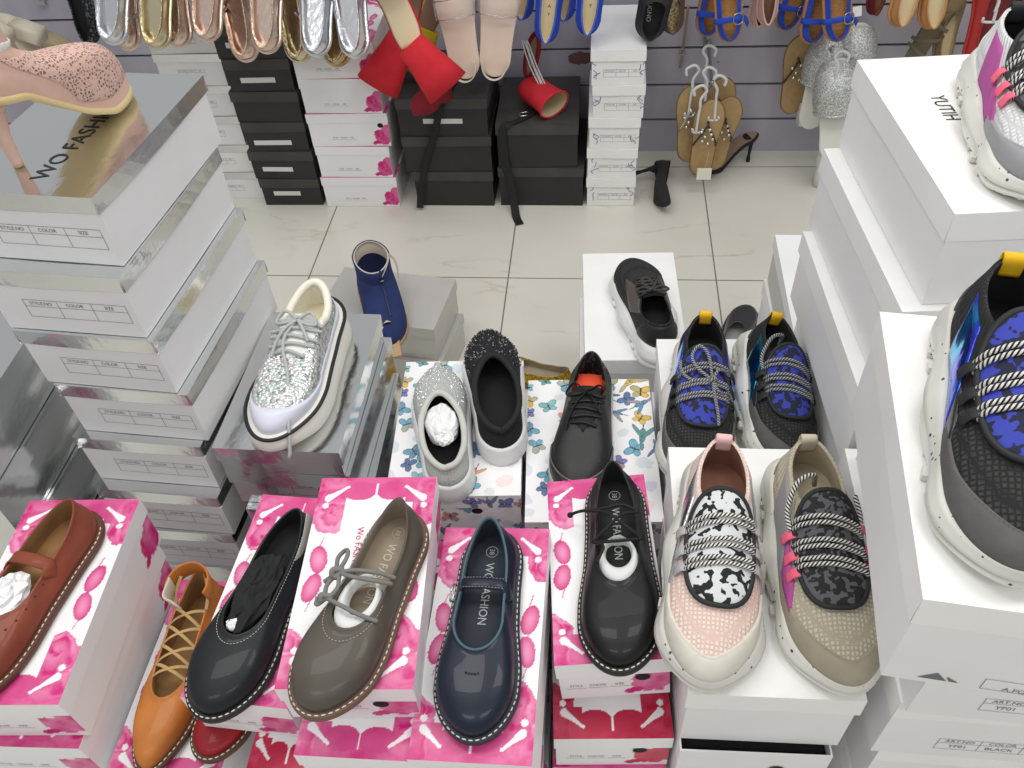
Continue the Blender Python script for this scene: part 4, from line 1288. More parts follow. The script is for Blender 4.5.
def knit_sneaker(label, loc, yaw, L, foot, m_up, m_collar, m_cap, m_panel, m_side2, m_plate, m_rim, m_rope, m_loop, m_tab, m_sole, m_in, lace_style=0, accent=None, m_heel=None, group=None, tilt=(0, 0), plate_off=0.0):
    o = thing('knit_sneaker', label, 'shoe', loc, (rad(tilt[0]), rad(tilt[1]), rad(yaw)), group)
    l = knit_last(L, foot); k = L / .28
    chunky_sole(l, o, m_sole)
    V, F, U = l.upper(120, 22)
    mesh('upper', V, F, m_up, o, uvs=U)
    bv = BVHTree.FromPolygons([tuple(v) for v in V], F)
    # ribbed collar from the rim down
    th = l.thetas(120)
    _, t_, _ = l.out(th)
    v = np.linspace(0, 1, 9)
    lo = .30 + .30 * sstep(.40, .62, t_)
    T = np.repeat(th[:, None], 9, 1); Vv = lo[:, None] + (1 - lo[:, None]) * v[None]
    off = np.full((120, 9), .0016); off[:, 0] = -.0005
    S = l.surf(T, Vv, off)
    R = l.rim(th); top = np.concatenate([S, (R + (0, 0, .0012))[:, None], (R * (.93, 1, 1) + (0, 0, -.001))[:, None]], 1)
    U = np.stack([np.repeat(th / (2 * PI), 11), np.tile(np.linspace(0, 1, 11), 120)], 1)
    mesh('ribbed_collar', top.reshape(-1, 3), grid_faces(120, 11, True), m_collar, o, uvs=U)
    mesh('lining', *l.lining(n=120, roll=.003), m_in, o)
    mesh('insole', *l.insole(), m_in, o)
    # toe cap running back along both sides
    vt = lambda a: .10 + .40 * np.sin(PI * np.clip(a, 0, 1)) ** .55 * (0.62 + .38 * np.abs(2 * a - 1))
    V, F, U = l.patch(1.72, 2 * PI - 1.72, 0.0, lambda a: .17 + .16 * np.sin(PI * a) ** .5 - .03 * np.exp(-((a - .5) / .1) ** 2), .0022, 70, 12)
    mesh('toe_cap', V, F, m_cap, o)
    stitches(l.path(1.80, 2 * PI - 1.80, lambda a: .155 + .16 * np.sin(PI * a) ** .5 - .03 * np.exp(-((a - .5) / .1) ** 2), .0026, 130), .0022, .0016, .0003).build('toe_cap_stitching', m_cap, o)
    # side panels
    for s_ in (1, -1):
        f = (lambda a: a) if s_ > 0 else (lambda a: 2 * PI - a)
        V, F, U = l.patch(f(1.08), f(1.74), .03, lambda a: .90 + .0 * a, .0026, 26, 14)
        mesh('side_panel', V, F, m_panel, o)
        V, F, U = l.patch(f(1.70), f(1.95), .04, lambda a: .56 - .22 * a, .0020, 16, 10)
        mesh('mid_overlay', V, F, m_side2, o)
        if accent:
            V, F, U = l.patch(f(1.78), f(2.16), .22, lambda a: .66 - .16 * a, .0032, 18, 8)
            mesh('accent_panel', V, F, accent, o)
    V, F, U = l.patch(-.62, .62, .04, .42, .0028, 40, 10)
    mesh('heel_counter', V, F, m_heel or m_cap, o)
    # padded tongue plate with rope laces
    cy, rx, ry = .155 * k, .0355 * k, .060 * k
    bx = float(l.xc(np.array(.53)))
    R0 = l.rim(np.array([PI]))[0]
    def over(xy):
        xy = np.asarray(xy, float)
        P = drape(bv, np.stack([xy[:, 0], np.maximum(xy[:, 1], R0[1] + .004)], 1), 0.0)
        # past the throat the plate keeps rising as a tongue
        ex = np.maximum(0, R0[1] + .004 - xy[:, 1])
        P[:, 1] = xy[:, 1] ; P[:, 2] = P[:, 2] + ex * .42
        # never dip at the sides: blend to a smooth saddle
        zc = np.interp(xy[:, 1], yc, zc_)
        r = np.abs(xy[:, 0] - bx) / rx
        P[:, 2] = np.maximum(P[:, 2], zc - .018 * np.clip(r, 0, 1.2) ** 2.2)
        P[:, 0] = xy[:, 0]
        return P
    yc = np.linspace(.06 * k, .23 * k, 40)
    q = drape(bv, np.stack([np.full(40, bx), np.maximum(yc, R0[1] + .004)], 1), 0.0)
    zc_ = q[:, 2] + np.maximum(0, R0[1] + .004 - yc) * .42
    O = oval(bx, cy, rx, ry, 56, 2.7)
    V, F = drape_pad(bv, O, .0058, .0022, over=over)
    mesh('tongue_plate', V, F, m_plate, o)
    P = over(O * 1.0) + np.array([0, 0, .0042])
    C = np.array([bx, cy])
    P[:, :2] = C + (P[:, :2] - C) * 1.01
    mesh('plate_rim', *tube(P, .0030, 8, True)[:2], m_rim, o)
    # ropes
    b = MB()
    ys = (.128 * k, .152 * k, .171 * k)
    pairs = []
    for y in ys:
        for d in ((-.0034, .0034) if lace_style != 2 else (-.003, .003)):
            sl = .004 * (1 if foot > 0 else -1)
            xs = np.linspace(-rx * 1.06, rx * 1.06, 15)
            xy = np.stack([bx + xs, y + d + sl * xs / rx], 1)
            P = over(xy) + np.array([0, 0, .0092]); P[0, 2] -= .006; P[-1, 2] -= .006
            P[1:-1, 2] += .0006
            b.add(*tube(spline(P, 40), .0026, 12))
        for s_ in (-1, 1):
            xx = bx + s_ * rx * 1.08
            c = over(np.array([[xx, y + .004 * s_]]))[0] + (0, 0, .004)
            mesh('lace_loop', *ribbon(spline([c + (s_ * .008, 0, -.010), c + (s_ * .003, 0, .001), c + (-s_ * .004, 0, .0045), c + (-s_ * .003, 0, -.002)], 14), .0125, .0022, (0, 1, 0)), m_loop, o)
    if lace_style == 1:       # loose rope running up to the collar
        y = ys[0]
        P = [over(np.array([[bx - foot * rx * 1.08, y]]))[0] + (0, 0, .006), over(np.array([[bx - foot * rx * 1.12, y - .022 * k]]))[0] + (0, 0, .008),
             np.array([bx - foot * rx * .8, y - .045 * k, .108 * k]), np.array([bx - foot * rx * .25, y - .056 * k, .108 * k]), np.array([bx - foot * rx * .1, y - .060 * k, .085 * k])]
        b.add(*tube(spline(P, 50), .0030, 8))
        P = [over(np.array([[bx + foot * rx * 1.06, y]]))[0] + (0, 0, .004), over(np.array([[bx + foot * rx * 1.1, y - .020 * k]]))[0] + (0, 0, .004), np.array([bx + foot * rx * 1.0, y - .040 * k, .094 * k])]
        b.add(*tube(spline(P, 30), .0028, 8))
    if lace_style == 2:       # bow knot with a long loop and tails
        kz = over(np.array([[bx - foot * .012, .150 * k]]))[0] + (0, 0, .012)
        up = lambda x, y, h: over(np.array([[bx + x, y * k]]))[0] + (0, 0, h)
        for P in ([kz, up(.012 * foot, .135, .016), up(.020 * foot, .115, .014), up(.010 * foot, .102, .013), up(-.004 * foot, .118, .016), kz],
                  [kz, up(-.020 * foot, .136, .018), up(-.034 * foot, .130, .016)], [kz, up(-.016 * foot, .172, .013), up(-.022 * foot, .195, .010), up(-.024 * foot, .212, .008)],
                  [kz, up(-.022 * foot, .165, .014), up(-.040 * foot, .158, .010), up(-.044 * foot, .170, .0)],
                  [kz + (-.006, -.004, 0), kz + (.002, .003, .004), kz + (.006, .006, -.002)], [kz, up(.020 * foot, .148, .011), up(.034 * foot, .128, .010), up(.036 * foot, .112, .008)]):
            b.add(*tube(spline(P, 36), .0026, 8))
    b.build('rope_laces', m_rope, o)
    # pull tab at the heel
    h = l.rim(np.array([1e-3]))[0]
    P = spline([h + (0, -.003, -.024), h + (0, -.003, .000), h + (0, .002, .006), h + (0, .007, .001), h + (0, .006, -.016)], 20)
    mesh('pull_tab', *ribbon(P, .019 * k, .0024, (1, 0, 0)), m_tab, o)
    return o, l

ROPE_BW = m_rope('black_white_rope', (28, 28, 30), (222, 220, 212))
ROPE_GREY = m_rope('grey_white_rope', (62, 62, 66), (160, 162, 164))
SPECK = m_speckle('speckled_white_sole')
K_PINK = m_mesh('pink_mesh', (242, 222, 212), (218, 190, 178))
K_PINKR = m_rib('pink_rib_knit', (240, 220, 212), 60, dark=.80)
K_BEIGE = m_mesh('beige_mesh', (206, 198, 178), (172, 162, 142))
K_BEIGER = m_rib('beige_rib_knit', (200, 190, 170), 60, dark=.80)
K_BLK = m_mesh('black_mesh', (58, 58, 58), (22, 22, 23))
K_BLKR = m_rib('black_rib_knit', (34, 34, 36), 60, dark=.55)
SU_WHITE = mat('offwhite_suede', (214, 210, 198), .9, var=.06, vscale=60, bump=(700, .2, .001))
SU_TAUPE = mat('taupe_suede', (158, 150, 132), .9, var=.07, vscale=60, bump=(700, .2, .001))
SU_GREY = mat('charcoal_suede', (96, 94, 92), .9, var=.10, vscale=60, bump=(700, .2, .001))
SILV_PU = m_silver('silver_crinkle', (210, 212, 218), .18, .6, 26)
GREY_PU = mat('grey_panel', (150, 150, 154), .55)
MAUVE = mat('magenta_suede', (176, 82, 152), .9, var=.08, vscale=60)
PINKFAB = mat('hot_pink_webbing', (240, 104, 132), .8)
WHITEFAB = mat('grey_webbing', (176, 176, 176), .8)
YELLOW = mat('yellow_webbing', (236, 186, 24), .75)
PINKTAB = mat('pink_webbing', (236, 190, 190), .8)
RIMBLK = mat('black_binding', (34, 35, 38), .7)
COW = m_blotch('cow_print', (28, 28, 30), (212, 214, 216), 120, .46)
DKCOW = m_blotch('dark_cow_print', (34, 34, 36), (92, 92, 96), 150, .52)
BLUECOW = m_blotch('blue_cow_print', (30, 32, 56), (54, 66, 168), 110, .50)
HOLO = m_holo('blue_foil', [(60, 40, 190), (70, 60, 220), (40, 90, 215), (30, 190, 215)])
HOLOG = m_holo('green_foil', [(10, 60, 90), (14, 110, 120), (20, 60, 130)])
SHINYBLK = mat('black_shiny_panel', (40, 40, 42), .25)
IN_BROWN = mat('brown_insole', (134, 92, 74), .85, var=.1)
IN_BEIGE = mat('beige_insole', (176, 164, 140), .85, var=.1)
IN_BLK = mat('black_insole', (16, 16, 17), .9)

knit_sneaker('pale pink knit sneaker with cow print tongue, rope laces and silver side panel', (0.161, 0.690, 0.6672), 174.5, .288, 1, K_PINK, K_PINKR, SU_WHITE, SILV_PU, GREY_PU, COW, RIMBLK, ROPE_BW, WHITEFAB, PINKTAB, SPECK, IN_BROWN, 0)
knit_sneaker('beige knit sneaker with dark tongue, hot pink lace loops and magenta accent', (0.261, 0.694, 0.6672), -179.0, .286, -1, K_BEIGE, K_BEIGER, SU_TAUPE, GREY_PU, GREY_PU, DKCOW, RIMBLK, ROPE_BW, PINKFAB, mat('beige_webbing', (200, 190, 170), .85), SPECK, IN_BEIGE, 1, accent=MAUVE)
knit_sneaker('black knit sneaker with blue tongue, bow knot and blue foil, behind the pink sneaker', (0.181, 1.066, 0.5354), 175.5, .296, 1, K_BLK, K_BLKR, SU_GREY, HOLO, SHINYBLK, BLUECOW, RIMBLK, ROPE_GREY, RIMBLK, YELLOW, SPECK, IN_BLK, 2)
knit_sneaker('black knit sneaker with blue tongue and green foil, behind the beige sneaker', (0.270, 1.062, 0.5484), -178.0, .272, -1, K_BLK, K_BLKR, SU_GREY, HOLOG, SHINYBLK, BLUECOW, RIMBLK, ROPE_GREY, RIMBLK, YELLOW, SPECK, IN_BLK, 1, tilt=(0, -14))
knit_sneaker('big black knit sneaker with blue foil panel and blue tongue on the right tower', (0.382, 0.661, 0.9615), 170.0, .300, 1, K_BLK, K_BLKR, SU_GREY, HOLO, SHINYBLK, BLUECOW, RIMBLK, ROPE_BW, RIMBLK, YELLOW, SPECK, IN_BLK, 0)
knit_sneaker('white knit sneaker with purple side panel and hot pink lace loops on the rear tower', (0.494, 1.072, 1.0235), 176.0, .290, 1, m_mesh('white_mesh', (226, 226, 226), (196, 196, 198)), m_rib('white_rib_knit', (224, 224, 226), 60, dark=.8), GREY_PU, MAUVE, MAUVE, DKCOW, RIMBLK, ROPE_BW, PINKFAB, RIMBLK, SPECK, IN_BLK, 0, m_heel=mat('white_panel', (222, 222, 220), .6))
# ---------------------------------------------------------------- laced and slip-on sneakers
def cup_sole(l, o, m, top=.030, bot=0.0, off=.005, flare=.003, stripe=None, rear=0.0):
    sp = lambda th, t: .010 * sstep(.8, 1, t)
    zt = lambda f: (lambda th, t: sp(th, t) * (1 - f) + (l.zt(t) + .004) * f)
    lev = [(off + flare - .004, lambda th, t: sp(th, t)), (off + flare, lambda th, t: sp(th, t) + .003), (off + flare * .5, zt(.5)), (off, zt(.85)), (off - .002, zt(1.0)), (-.004, zt(.96))]
    V, F = l.sole(lev, 140)
    mesh('sole', V, F, m, o)
    if stripe:
        P = l.ring(off + flare * .35, lambda th, t: sp(th, t) * .4 + (l.zt(t) + .004) * .72, 160, 0, 2 * PI - .04)
        mesh('sole_stripe', *tube(P, stripe[1], 6, True)[:2], stripe[0], o)

def slip_on(label, loc, yaw, L, foot, mu, mcol, min_, msole, mstone, wide=1.0, tissue=False, spike=False):
    o = thing('slip_on_sneaker', label, 'shoe', loc, (0, 0, rad(yaw)))
    k = L / .27 * wide
    l = Last(L, [(0, .0335 * k), (.12, .034 * k), (.3, .035 * k), (.5, .040 * k), (.68, .0455 * k), (.82, .0445 * k), (1, .036 * k)],
             [(0, .030 * k), (.3, .034 * k), (.7, .035 * k), (1, .030 * k)], [(0, .066), (.3, .062), (.6, .068), (1, .080)], .045, .60,
             [(0, .034), (.4, .028), (1, .024)], rh=.17, rt=.30, pt=2.0, bend=.006 * foot, toeh=.034, rhr=.5, rtr=.5, zin=.036, bulge=.004, slope=.25)
    cup_sole(l, o, msole)
    V, F, U = l.upper(100, 18)
    mesh('upper', V, F, mu, o, uvs=U)
    mesh('lining', *l.lining(), min_, o); mesh('insole', *l.insole(), min_, o)
    th = l.thetas(90); R = l.rim(th)
    P = R.copy(); P[:, 2] += .001 + .0022 * np.sin(th * 5 + foot) * np.exp(-(th / .8) ** 2) + .0
    mesh('padded_collar', *tube(P, .0052, 10, True)[:2], mcol, o)
    # studs on the vamp
    rn = random.Random(int(L * 1e4) + foot); b = MB()
    for i in range(330):
        a = PI + rn.uniform(-1.25, 1.25); v = rn.uniform(.10, .92)
        if abs(a - PI) > 1.0 and rn.random() < .4: continue
        q = l.surf(np.array([a]), np.array([v]), .0003)[0]; q2 = l.surf(np.array([a]), np.array([v]), .0016 + (.0012 if spike else 0))[0]
        r = rn.choice((.0011, .0014, .0018)) if not spike else .0019
        nn = q2 - q; nn /= np.linalg.norm(nn); u = np.cross(nn, (0, 1, .3)); u /= np.linalg.norm(u); w = np.cross(nn, u)
        ring = [q + r * (math.cos(t) * u + math.sin(t) * w) for t in np.linspace(0, 2 * PI, 7)[:-1]]
        b.add(np.vstack([ring, [q2]]), [(j, (j + 1) % 6, 6) for j in range(6)])
    s_ = b.build('rhinestones', mstone, o, smooth=False); s_['kind'] = 'stuff'
    # heel seam
    mesh('heel_seam', *tube(l.path(1e-3, 1e-3, lambda a: a, .0006, 20) if False else l.surf(np.full(20, 1e-3), np.linspace(.05, .98, 20), .0006), .0009, 5)[:2], mcol, o)
    if tissue:
        paper_ball('tissue', M_TISSUE, o, (0, L * .42, .056), (.029, .040, .026), 3, amp=.10)
        paper_ball('tissue', M_TISSUE, o, (.002, L * .25, .074), (.015, .016, .010), 23, amp=.4)
    return o, l

STONE = m_glitter('clear_rhinestone', [(250, 250, 255), (225, 235, 240), (200, 210, 215), (240, 230, 250)], 300, .12, .6, .2)
STONEB = m_glitter('black_rhinestone', [(30, 30, 32), (60, 60, 66), (22, 22, 24), (130, 130, 140)], 300, .2, .3, .2)
G_KNIT = m_mesh('pale_grey_knit', (196, 198, 194), (172, 174, 170), 420, .9, .3)
G_COL = mat('pale_grey_collar', (194, 194, 188), .9, var=.05, vscale=60)
B_KNIT = m_mesh('black_fine_knit', (30, 30, 31), (16, 16, 17), 420, .9, .3)
B_COL = mat('black_collar', (26, 26, 28), .85, var=.1, vscale=60)
W_RUB = mat('white_rubber', (232, 233, 232), .5, var=.03, vscale=15)
slip_on('pale grey slip-on sneaker with rhinestone toe, stuffed with white tissue', (-0.213, 0.770, 0.4954), 14.0, .264, 1, G_KNIT, G_COL, IN_BLK, W_RUB, STONE, 1.0, tissue=True)
slip_on('black slip-on sneaker with studded toe and white sole', (-0.140, 0.848, 0.4954), 10.0, .280, -1, B_KNIT, B_COL, IN_BLK, W_RUB, STONEB, 1.0, spike=True)

def lace_last(L, foot, heelh=.080, front=.078, side=.060, zt=((0, .030), (.4, .026), (1, .024)), wide=1.0, s1=.60, throat=.017, toeh=.034, rimw=.028):
    k = L / .27 * wide
    return Last(L, [(0, .034 * k), (.12, .0345 * k), (.3, .0355 * k), (.5, .040 * k), (.68, .046 * k), (.82, .045 * k), (1, .037 * k)],
                [(0, rimw * .93 * k), (.3, rimw * k), (.48, rimw * .95 * k), (.66, throat * 1.1 * k), (1, throat * k)], [(0, heelh), (.22, side + .006), (.42, side), (.6, front), (1, front - .010)], .03, s1,
                list(zt), rh=.17, rt=.28, pt=2.1, bend=.007 * foot, toeh=toeh, rhr=.4, rtr=.22, zin=zt[0][1] + .004, bulge=.004, slope=.30, k2s=.25)

def tongue_and_laces(o, l, mt, ml, n=5, r=.0022, flat=False, y0=.36, y1=.585, bow=True, lift=.005, foot=1, ext=.05, style=0):
    """tongue under the throat, lace bars over it and a bow"""
    L = l.L
    ys = np.linspace((y0 - ext) * L, (l.s1 + .01) * L, 26)
    tt = np.linspace(0, 1, 13)
    ths = np.linspace(.9, PI - .05, 200); R = l.rim(ths)
    order = np.argsort(R[:, 1])
    xr = lambda y: np.interp(y, R[order, 1], R[order, 0]); zr = lambda y: np.interp(y, R[order, 1], R[order, 2])
    ths2 = 2 * PI - ths; R2 = l.rim(ths2); o2 = np.argsort(R2[:, 1])
    xl = lambda y: np.interp(y, R2[o2, 1], R2[o2, 0])
    V = []
    for y in ys:
        a, b_ = xl(y), xr(y)
        z = float(zr(max(y, y0 * L))) + max(0, y0 * L - y) * .55
        w = min(1.0, (y0 * L - y > 0) * .1 + 1.0)
        c = (a + b_) / 2; h = (b_ - a) / 2 * (0.92 if y > y0 * L else 0.80)
        for t in tt:
            q = 2 * t - 1
            V.append((c + h * q, y, z - .004 + lift * (1 - q * q) + .002))
    V = np.array(V)
    top = V; bot = V - np.array([0, 0, .0035])
    F = grid_faces(26, 13); m = 26 * 13
    F += [tuple(i + m for i in f[::-1]) for f in grid_faces(26, 13)]
    per = [i * 13 for i in range(26)] + [25 * 13 + j for j in range(1, 13)] + [i * 13 + 12 for i in range(24, -1, -1)] + [j for j in range(11, 0, -1)]
    F += [(per[i], per[(i + 1) % len(per)], per[(i + 1) % len(per)] + m, per[i] + m) for i in range(len(per))]
    mesh('tongue', np.vstack([top, bot]), F, mt, o)
    b = MB(); ey = MB()
    yy = np.linspace(y0, y1, n) * L
    for i, y in enumerate(yy):
        a, b_ = xl(y), xr(y); z = float(zr(y)); c = (a + b_) / 2; h = (b_ - a) / 2 + .006
        sl = .006 * (1 if i % 2 else -1) * (0.4 if style == 0 else 1.0)
        for s_ in ((1, -1) if style else (1,)):
            P = spline([(c - h, y - sl * s_, z + .0005), (c - h * .7, y - sl * .7 * s_, z + .0035), (c, y, z + lift + .0022), (c + h * .7, y + sl * .7 * s_, z + .0035), (c + h, y + sl * s_, z + .0005)], 22)
            b.add(*(ribbon(P, r * 2.6, .0012, (0, 1, 0)) if flat else tube(P, r, 8)[:2]))
    if bow:
        y = yy[0]; z = float(zr(y)) + lift + .005; c = float(xl(y) + xr(y)) / 2
        for P in ([(c, y, z), (c + .022, y - .012, z + .006), (c + .034, y + .004, z - .004), (c + .020, y + .010, z), (c, y, z)],
                  [(c, y, z), (c - .020, y - .010, z + .006), (c - .030, y + .006, z - .004), (c - .016, y + .010, z), (c, y, z)],
                  [(c, y, z), (c + .014, y + .024, z + .001), (c + .024, y + .046, z - .010), (c + .028, y + .064, z - .022)],
                  [(c, y, z), (c - .014, y + .020, z), (c - .024, y + .036, z - .012)], [(c - .005, y - .003, z + .001), (c + .001, y, z + .004), (c + .005, y + .004, z)]):
            b.add(*(ribbon(spline(P, 26), r * 2.6, .0012, (.3, .2, 1)) if flat else tube(spline(P, 26), r, 8)[:2]))
    b.build('laces', ml, o)

# black lace-up sneaker with orange insole
o = thing('lace_up_sneaker', 'black lace-up sneaker with orange insole on the butterfly box', 'shoe', (-0.003, 1.044, 0.4876), (0, 0, rad(177.0)))
l = lace_last(.272, 1, heelh=.082, front=.078, s1=.64, zt=((0, .022), (.4, .02), (1, .018)), wide=1.04, throat=.020)
cup_sole(l, o, mat('black_white_edge_sole', (196, 196, 192), .6), off=.003, flare=.001)
V, F, U = l.upper(100, 18); mesh('upper', V, F, mat('black_coated_textile', (26, 26, 27), .5, var=.2, vscale=200, bump=(300, .3, .001)), o, uvs=U)
mesh('lining', *l.lining(), m_blotch('grey_black_lining', (18, 18, 19), (70, 70, 72), 160, .58), o); mesh('insole', *l.insole(), mat('orange_insole', (226, 78, 44), .8), o)
V, F, U = l.patch(1.9, 2 * PI - 1.9, .0, lambda a: .26 + .10 * np.cos((a - .5) * 4.2), .0016, 60, 10); mesh('toe_cap', V, F, mat('black_toe_leather', (24, 24, 25), .45, bump=(240, .2, .001)), o)
mesh('toe_piping', *tube(l.path(1.95, 2 * PI - 1.95, lambda a: .27 + .10 * np.cos((a - .5) * 4.2), .0012, 80), .0016, 6)[:2], mat('shimmer_grey_piping', (120, 116, 112), .35, .6), o)
V, F, U = l.patch(-.7, .7, .0, .75, .0016, 40, 10); mesh('heel_counter', V, F, m_glitter('grey_snake_heel', [(40, 40, 42), (80, 80, 82), (24, 24, 26), (110, 110, 112)], 260, .4, .3, .3), o)
mesh('orange_patch', *box_vf(-.020, .020, .035, .075, .050, .0525), mat('orange_insole', (226, 78, 44), .8), o)
tongue_and_laces(o, l, mat('black_tongue', (28, 28, 29), .8), mat('black_lurex_lace', (22, 22, 23), .6), 5, .0022, True, .40, .60, True, foot=1)

# black sneaker with white wedge sole, toe away
o = thing('lace_up_sneaker', 'black sneaker with brown overlays and thick white sole on the white box', 'shoe', (0.130, 1.190, 0.3856), (0, 0, rad(10.0)))
l = lace_last(.290, -1, heelh=.098, front=.092, side=.078, s1=.58, zt=((0, .045), (.4, .036), (1, .028)), wide=1.0)
chunky_sole(l, o, W_RUB)
V, F, U = l.upper(100, 18); mesh('upper', V, F, K_BLK, o, uvs=U)
mesh('lining', *l.lining(), B_COL, o); mesh('insole', *l.insole(), IN_BLK, o)
BRN_PU = mat('brown_grey_overlay', (88, 80, 74), .5, var=.1)
V, F, U = l.patch(-.9, .9, .0, lambda a: .92 + 0 * a, .0018, 50, 12); mesh('heel_counter', V, F, mat('black_smooth_panel', (28, 28, 29), .5), o)
V, F, U = l.patch(2.1, 2 * PI - 2.1, .0, lambda a: .24 + 0 * a, .0018, 50, 10); mesh('toe_cap', V, F, mat('black_smooth_panel', (28, 28, 29), .5), o)
for s_ in (1, -1):
    f = (lambda a: a) if s_ > 0 else (lambda a: 2 * PI - a)
    V, F, U = l.patch(f(1.35), f(2.25), lambda a: .30 + .36 * a, lambda a: .97 + 0 * a, .002, 30, 10); mesh('eyestay', V, F, BRN_PU, o)
h = l.rim(np.array([.5]))[0]
for s_ in (1, -1):
    mesh('reflective_tab', *ribbon(spline([(s_ * .014, .018, .060), (s_ * .014, .026, .074), (s_ * .012, .030, .066)], 10), .006, .0016, (1, 0, 0)), mat('pale_tab', (210, 210, 208), .5), o)
tongue_and_laces(o, l, B_COL, mat('dark_grey_lace', (58, 57, 56), .75), 5, .0024, False, .38, .56, True, foot=-1, style=1)

# white glitter sneaker
o = thing('glitter_sneaker', 'white sneaker with silver glitter upper, grey laces and fluffy white collar', 'shoe', (-0.455, 1.052, 0.6126), (0, 0, rad(178.5)))
l = lace_last(.285, 1, heelh=.092, front=.086, side=.074, s1=.60, zt=((0, .042), (.4, .034), (1, .030)), wide=.98, throat=.030, rimw=.031)
cup_sole(l, o, mat('cream_foam_sole', (236, 233, 224), .7, bump=(40, .5, .003)), off=.010, flare=.006)
P = l.ring(.0115, lambda th, t: l.zt(t) + .003, 180, 0, 2 * PI - .03)
mesh('black_edge', *tube(P, .0030, 7, True)[:2], mat('black_edge_rubber', (26, 26, 28), .5), o)
GLIT = m_glitter('silver_chunky_glitter', [(235, 238, 235), (205, 212, 206), (170, 176, 172), (232, 214, 226), (206, 230, 214), (240, 240, 236)], 210, .25, .55, 1.0)
V, F, U = l.upper(110, 20); mesh('upper', V, F, GLIT, o, uvs=U)
CREAM = mat('cream_fleece', (238, 234, 220), .95, bump=(260, .6, .002))
mesh('lining', *l.lining(), CREAM, o); mesh('insole', *l.insole(), mat('cream_insole', (226, 216, 184), .9), o)
LAV = mat('lavender_white_leather', (216, 218, 232), .35)
V, F, U = l.patch(1.75, 2 * PI - 1.75, .0, lambda a: .17 + .30 * np.sin(PI * a) ** 2, .0024, 70, 10); mesh('toe_cap', V, F, LAV, o)
for s_ in (1, -1):
    f = (lambda a: a) if s_ > 0 else (lambda a: 2 * PI - a)
    V, F, U = l.patch(f(.02), f(1.85), .0, lambda a: .30 - .04 * a, .0022, 40, 8); mesh('foxing', V, F, LAV, o)
th = np.linspace(-1.75, 1.75, 60); R = l.rim(th)
mesh('fleece_collar', *tube(R + (0, 0, .001), .0065, 10)[:2], CREAM, o)
tongue_and_laces(o, l, mat('white_tongue', (228, 228, 222), .8), mat('silver_grey_lace', (176, 180, 178), .6), 5, .0028, False, .37, .575, True, lift=.008, foot=1)
b = MB()
P = spline([(.004, .110, .098), (.012, .150, .090), (-.006, .200, .072), (-.014, .240, .055), (-.022, .272, .042), (-.024, .298, .012), (-.022, .302, .003)], 50)
mesh('loose_lace', *tube(P, .0028, 8)[:2], mat('silver_grey_lace', (176, 180, 178), .6), o)

# ---------------------------------------------------------------- boots
def bootie(o, l, mu, ml, shaft, mi, lean=0.0, n=72):
    """upper with a shaft rising from the collar"""
    V, F, U = l.upper(n, 18); mesh('upper', V, F, mu, o, uvs=U)
    th = l.thetas(n); R = l.rim(th); C = R.mean(0)
    rings = [R]
    for z, sc, dy in shaft:
        q = R.copy(); q[:, :2] = C[:2] + (R[:, :2] - C[:2]) * np.array(sc) + np.array([0, dy]); q[:, 2] = R[:, 2] * (1 - min(1, z * 9)) + (C[2] + z) * min(1, z * 9) if False else R[:, 2] + z
        rings.append(q)
    a = np.array(rings)
    top = a[-1].copy(); top[:, :2] = C[:2] + np.array([0, shaft[-1][2]]) + (top[:, :2] - C[:2] - np.array([0, shaft[-1][2]])) * .93
    a = np.concatenate([a, top[None]], 0)
    V, F = sweep_rings(a, cap=False)
    U = np.stack([np.tile(np.arange(n) / n, len(a)), np.repeat(np.linspace(0, 1, len(a)), n)], 1)
    mesh('shaft', V, F, mu, o, uvs=U)
    inn = a[::-1].copy()
    C2 = inn.mean(1, keepdims=True); inn = C2 + (inn - C2) * np.array([.93, .95, 1.0])
    V, F = sweep_rings(inn, cap=False)
    mesh('shaft_lining', V, F, ml, o)
    return a

# navy peep-toe bootie on the dusty silver box
o = thing('peep_toe_bootie', 'navy suede peep-toe bootie with cream lining on the dusty silver box', 'shoe', (-0.550, 1.615, 0.2126), (0, 0, rad(-158.0)))
L = .235
l = Last(L, [(0, .043), (.15, .046), (.4, .046), (.65, .048), (.85, .042), (1, .032)], [(0, .040), (.4, .043), (1, .040)], [(0, .118), (.5, .112), (1, .106)], .0, .50,
         [(0, .055), (.35, .038), (.7, .014), (1, .012)], rh=.2, rt=.3, pt=2.0, bend=.004, toeh=.045, zin=.05, bulge=.004, slope=.55, k2f=.35)
SUEDE_N = mat('navy_suede', (36, 50, 98), .95, var=.14, vscale=30, bump=(500, .3, .001))
bootie(o, l, SUEDE_N, mat('cream_lining', (206, 194, 176), .9), [(.010, (1.0, 1.0), 0), (.022, (1.02, 1.02), -.002), (.032, (1.04, 1.04), -.004)], None)
mesh('insole', *l.insole(72, z=.058, inset=.012), mat('cream_lining', (206, 194, 176), .9), o)
V, F = l.sole([(.002, lambda th, t: l.zt(t) - .010), (.003, lambda th, t: l.zt(t) - .004), (.001, lambda th, t: l.zt(t) + .002), (-.006, lambda th, t: l.zt(t))])
mesh('sole', V, F, mat('tan_sole', (178, 148, 108), .6), o)
V = [[(x * w, .006 + .055 * y * q, z) for x, y in ((-.038, 0), (.038, 0), (.038, 1), (-.038, 1))] for w, q, z in ((.85, .85, 0), (.9, .9, .02), (1, 1, .052))]
mesh('heel', *sweep_rings(V), SUEDE_N, o, smooth=False)
P = l.surf(np.full(30, PI + .25), np.linspace(.55, .98, 30), .002)
mesh('front_zip', *ribbon(np.vstack([P, P[-1:] + (0, -.004, .020), P[-1:] + (0, -.006, .040)]), .005, .0016, (1, 0, 0)), mat('dark_zip', (30, 36, 66), .5), o)
q = P[-1] + (0, .0015, .018)
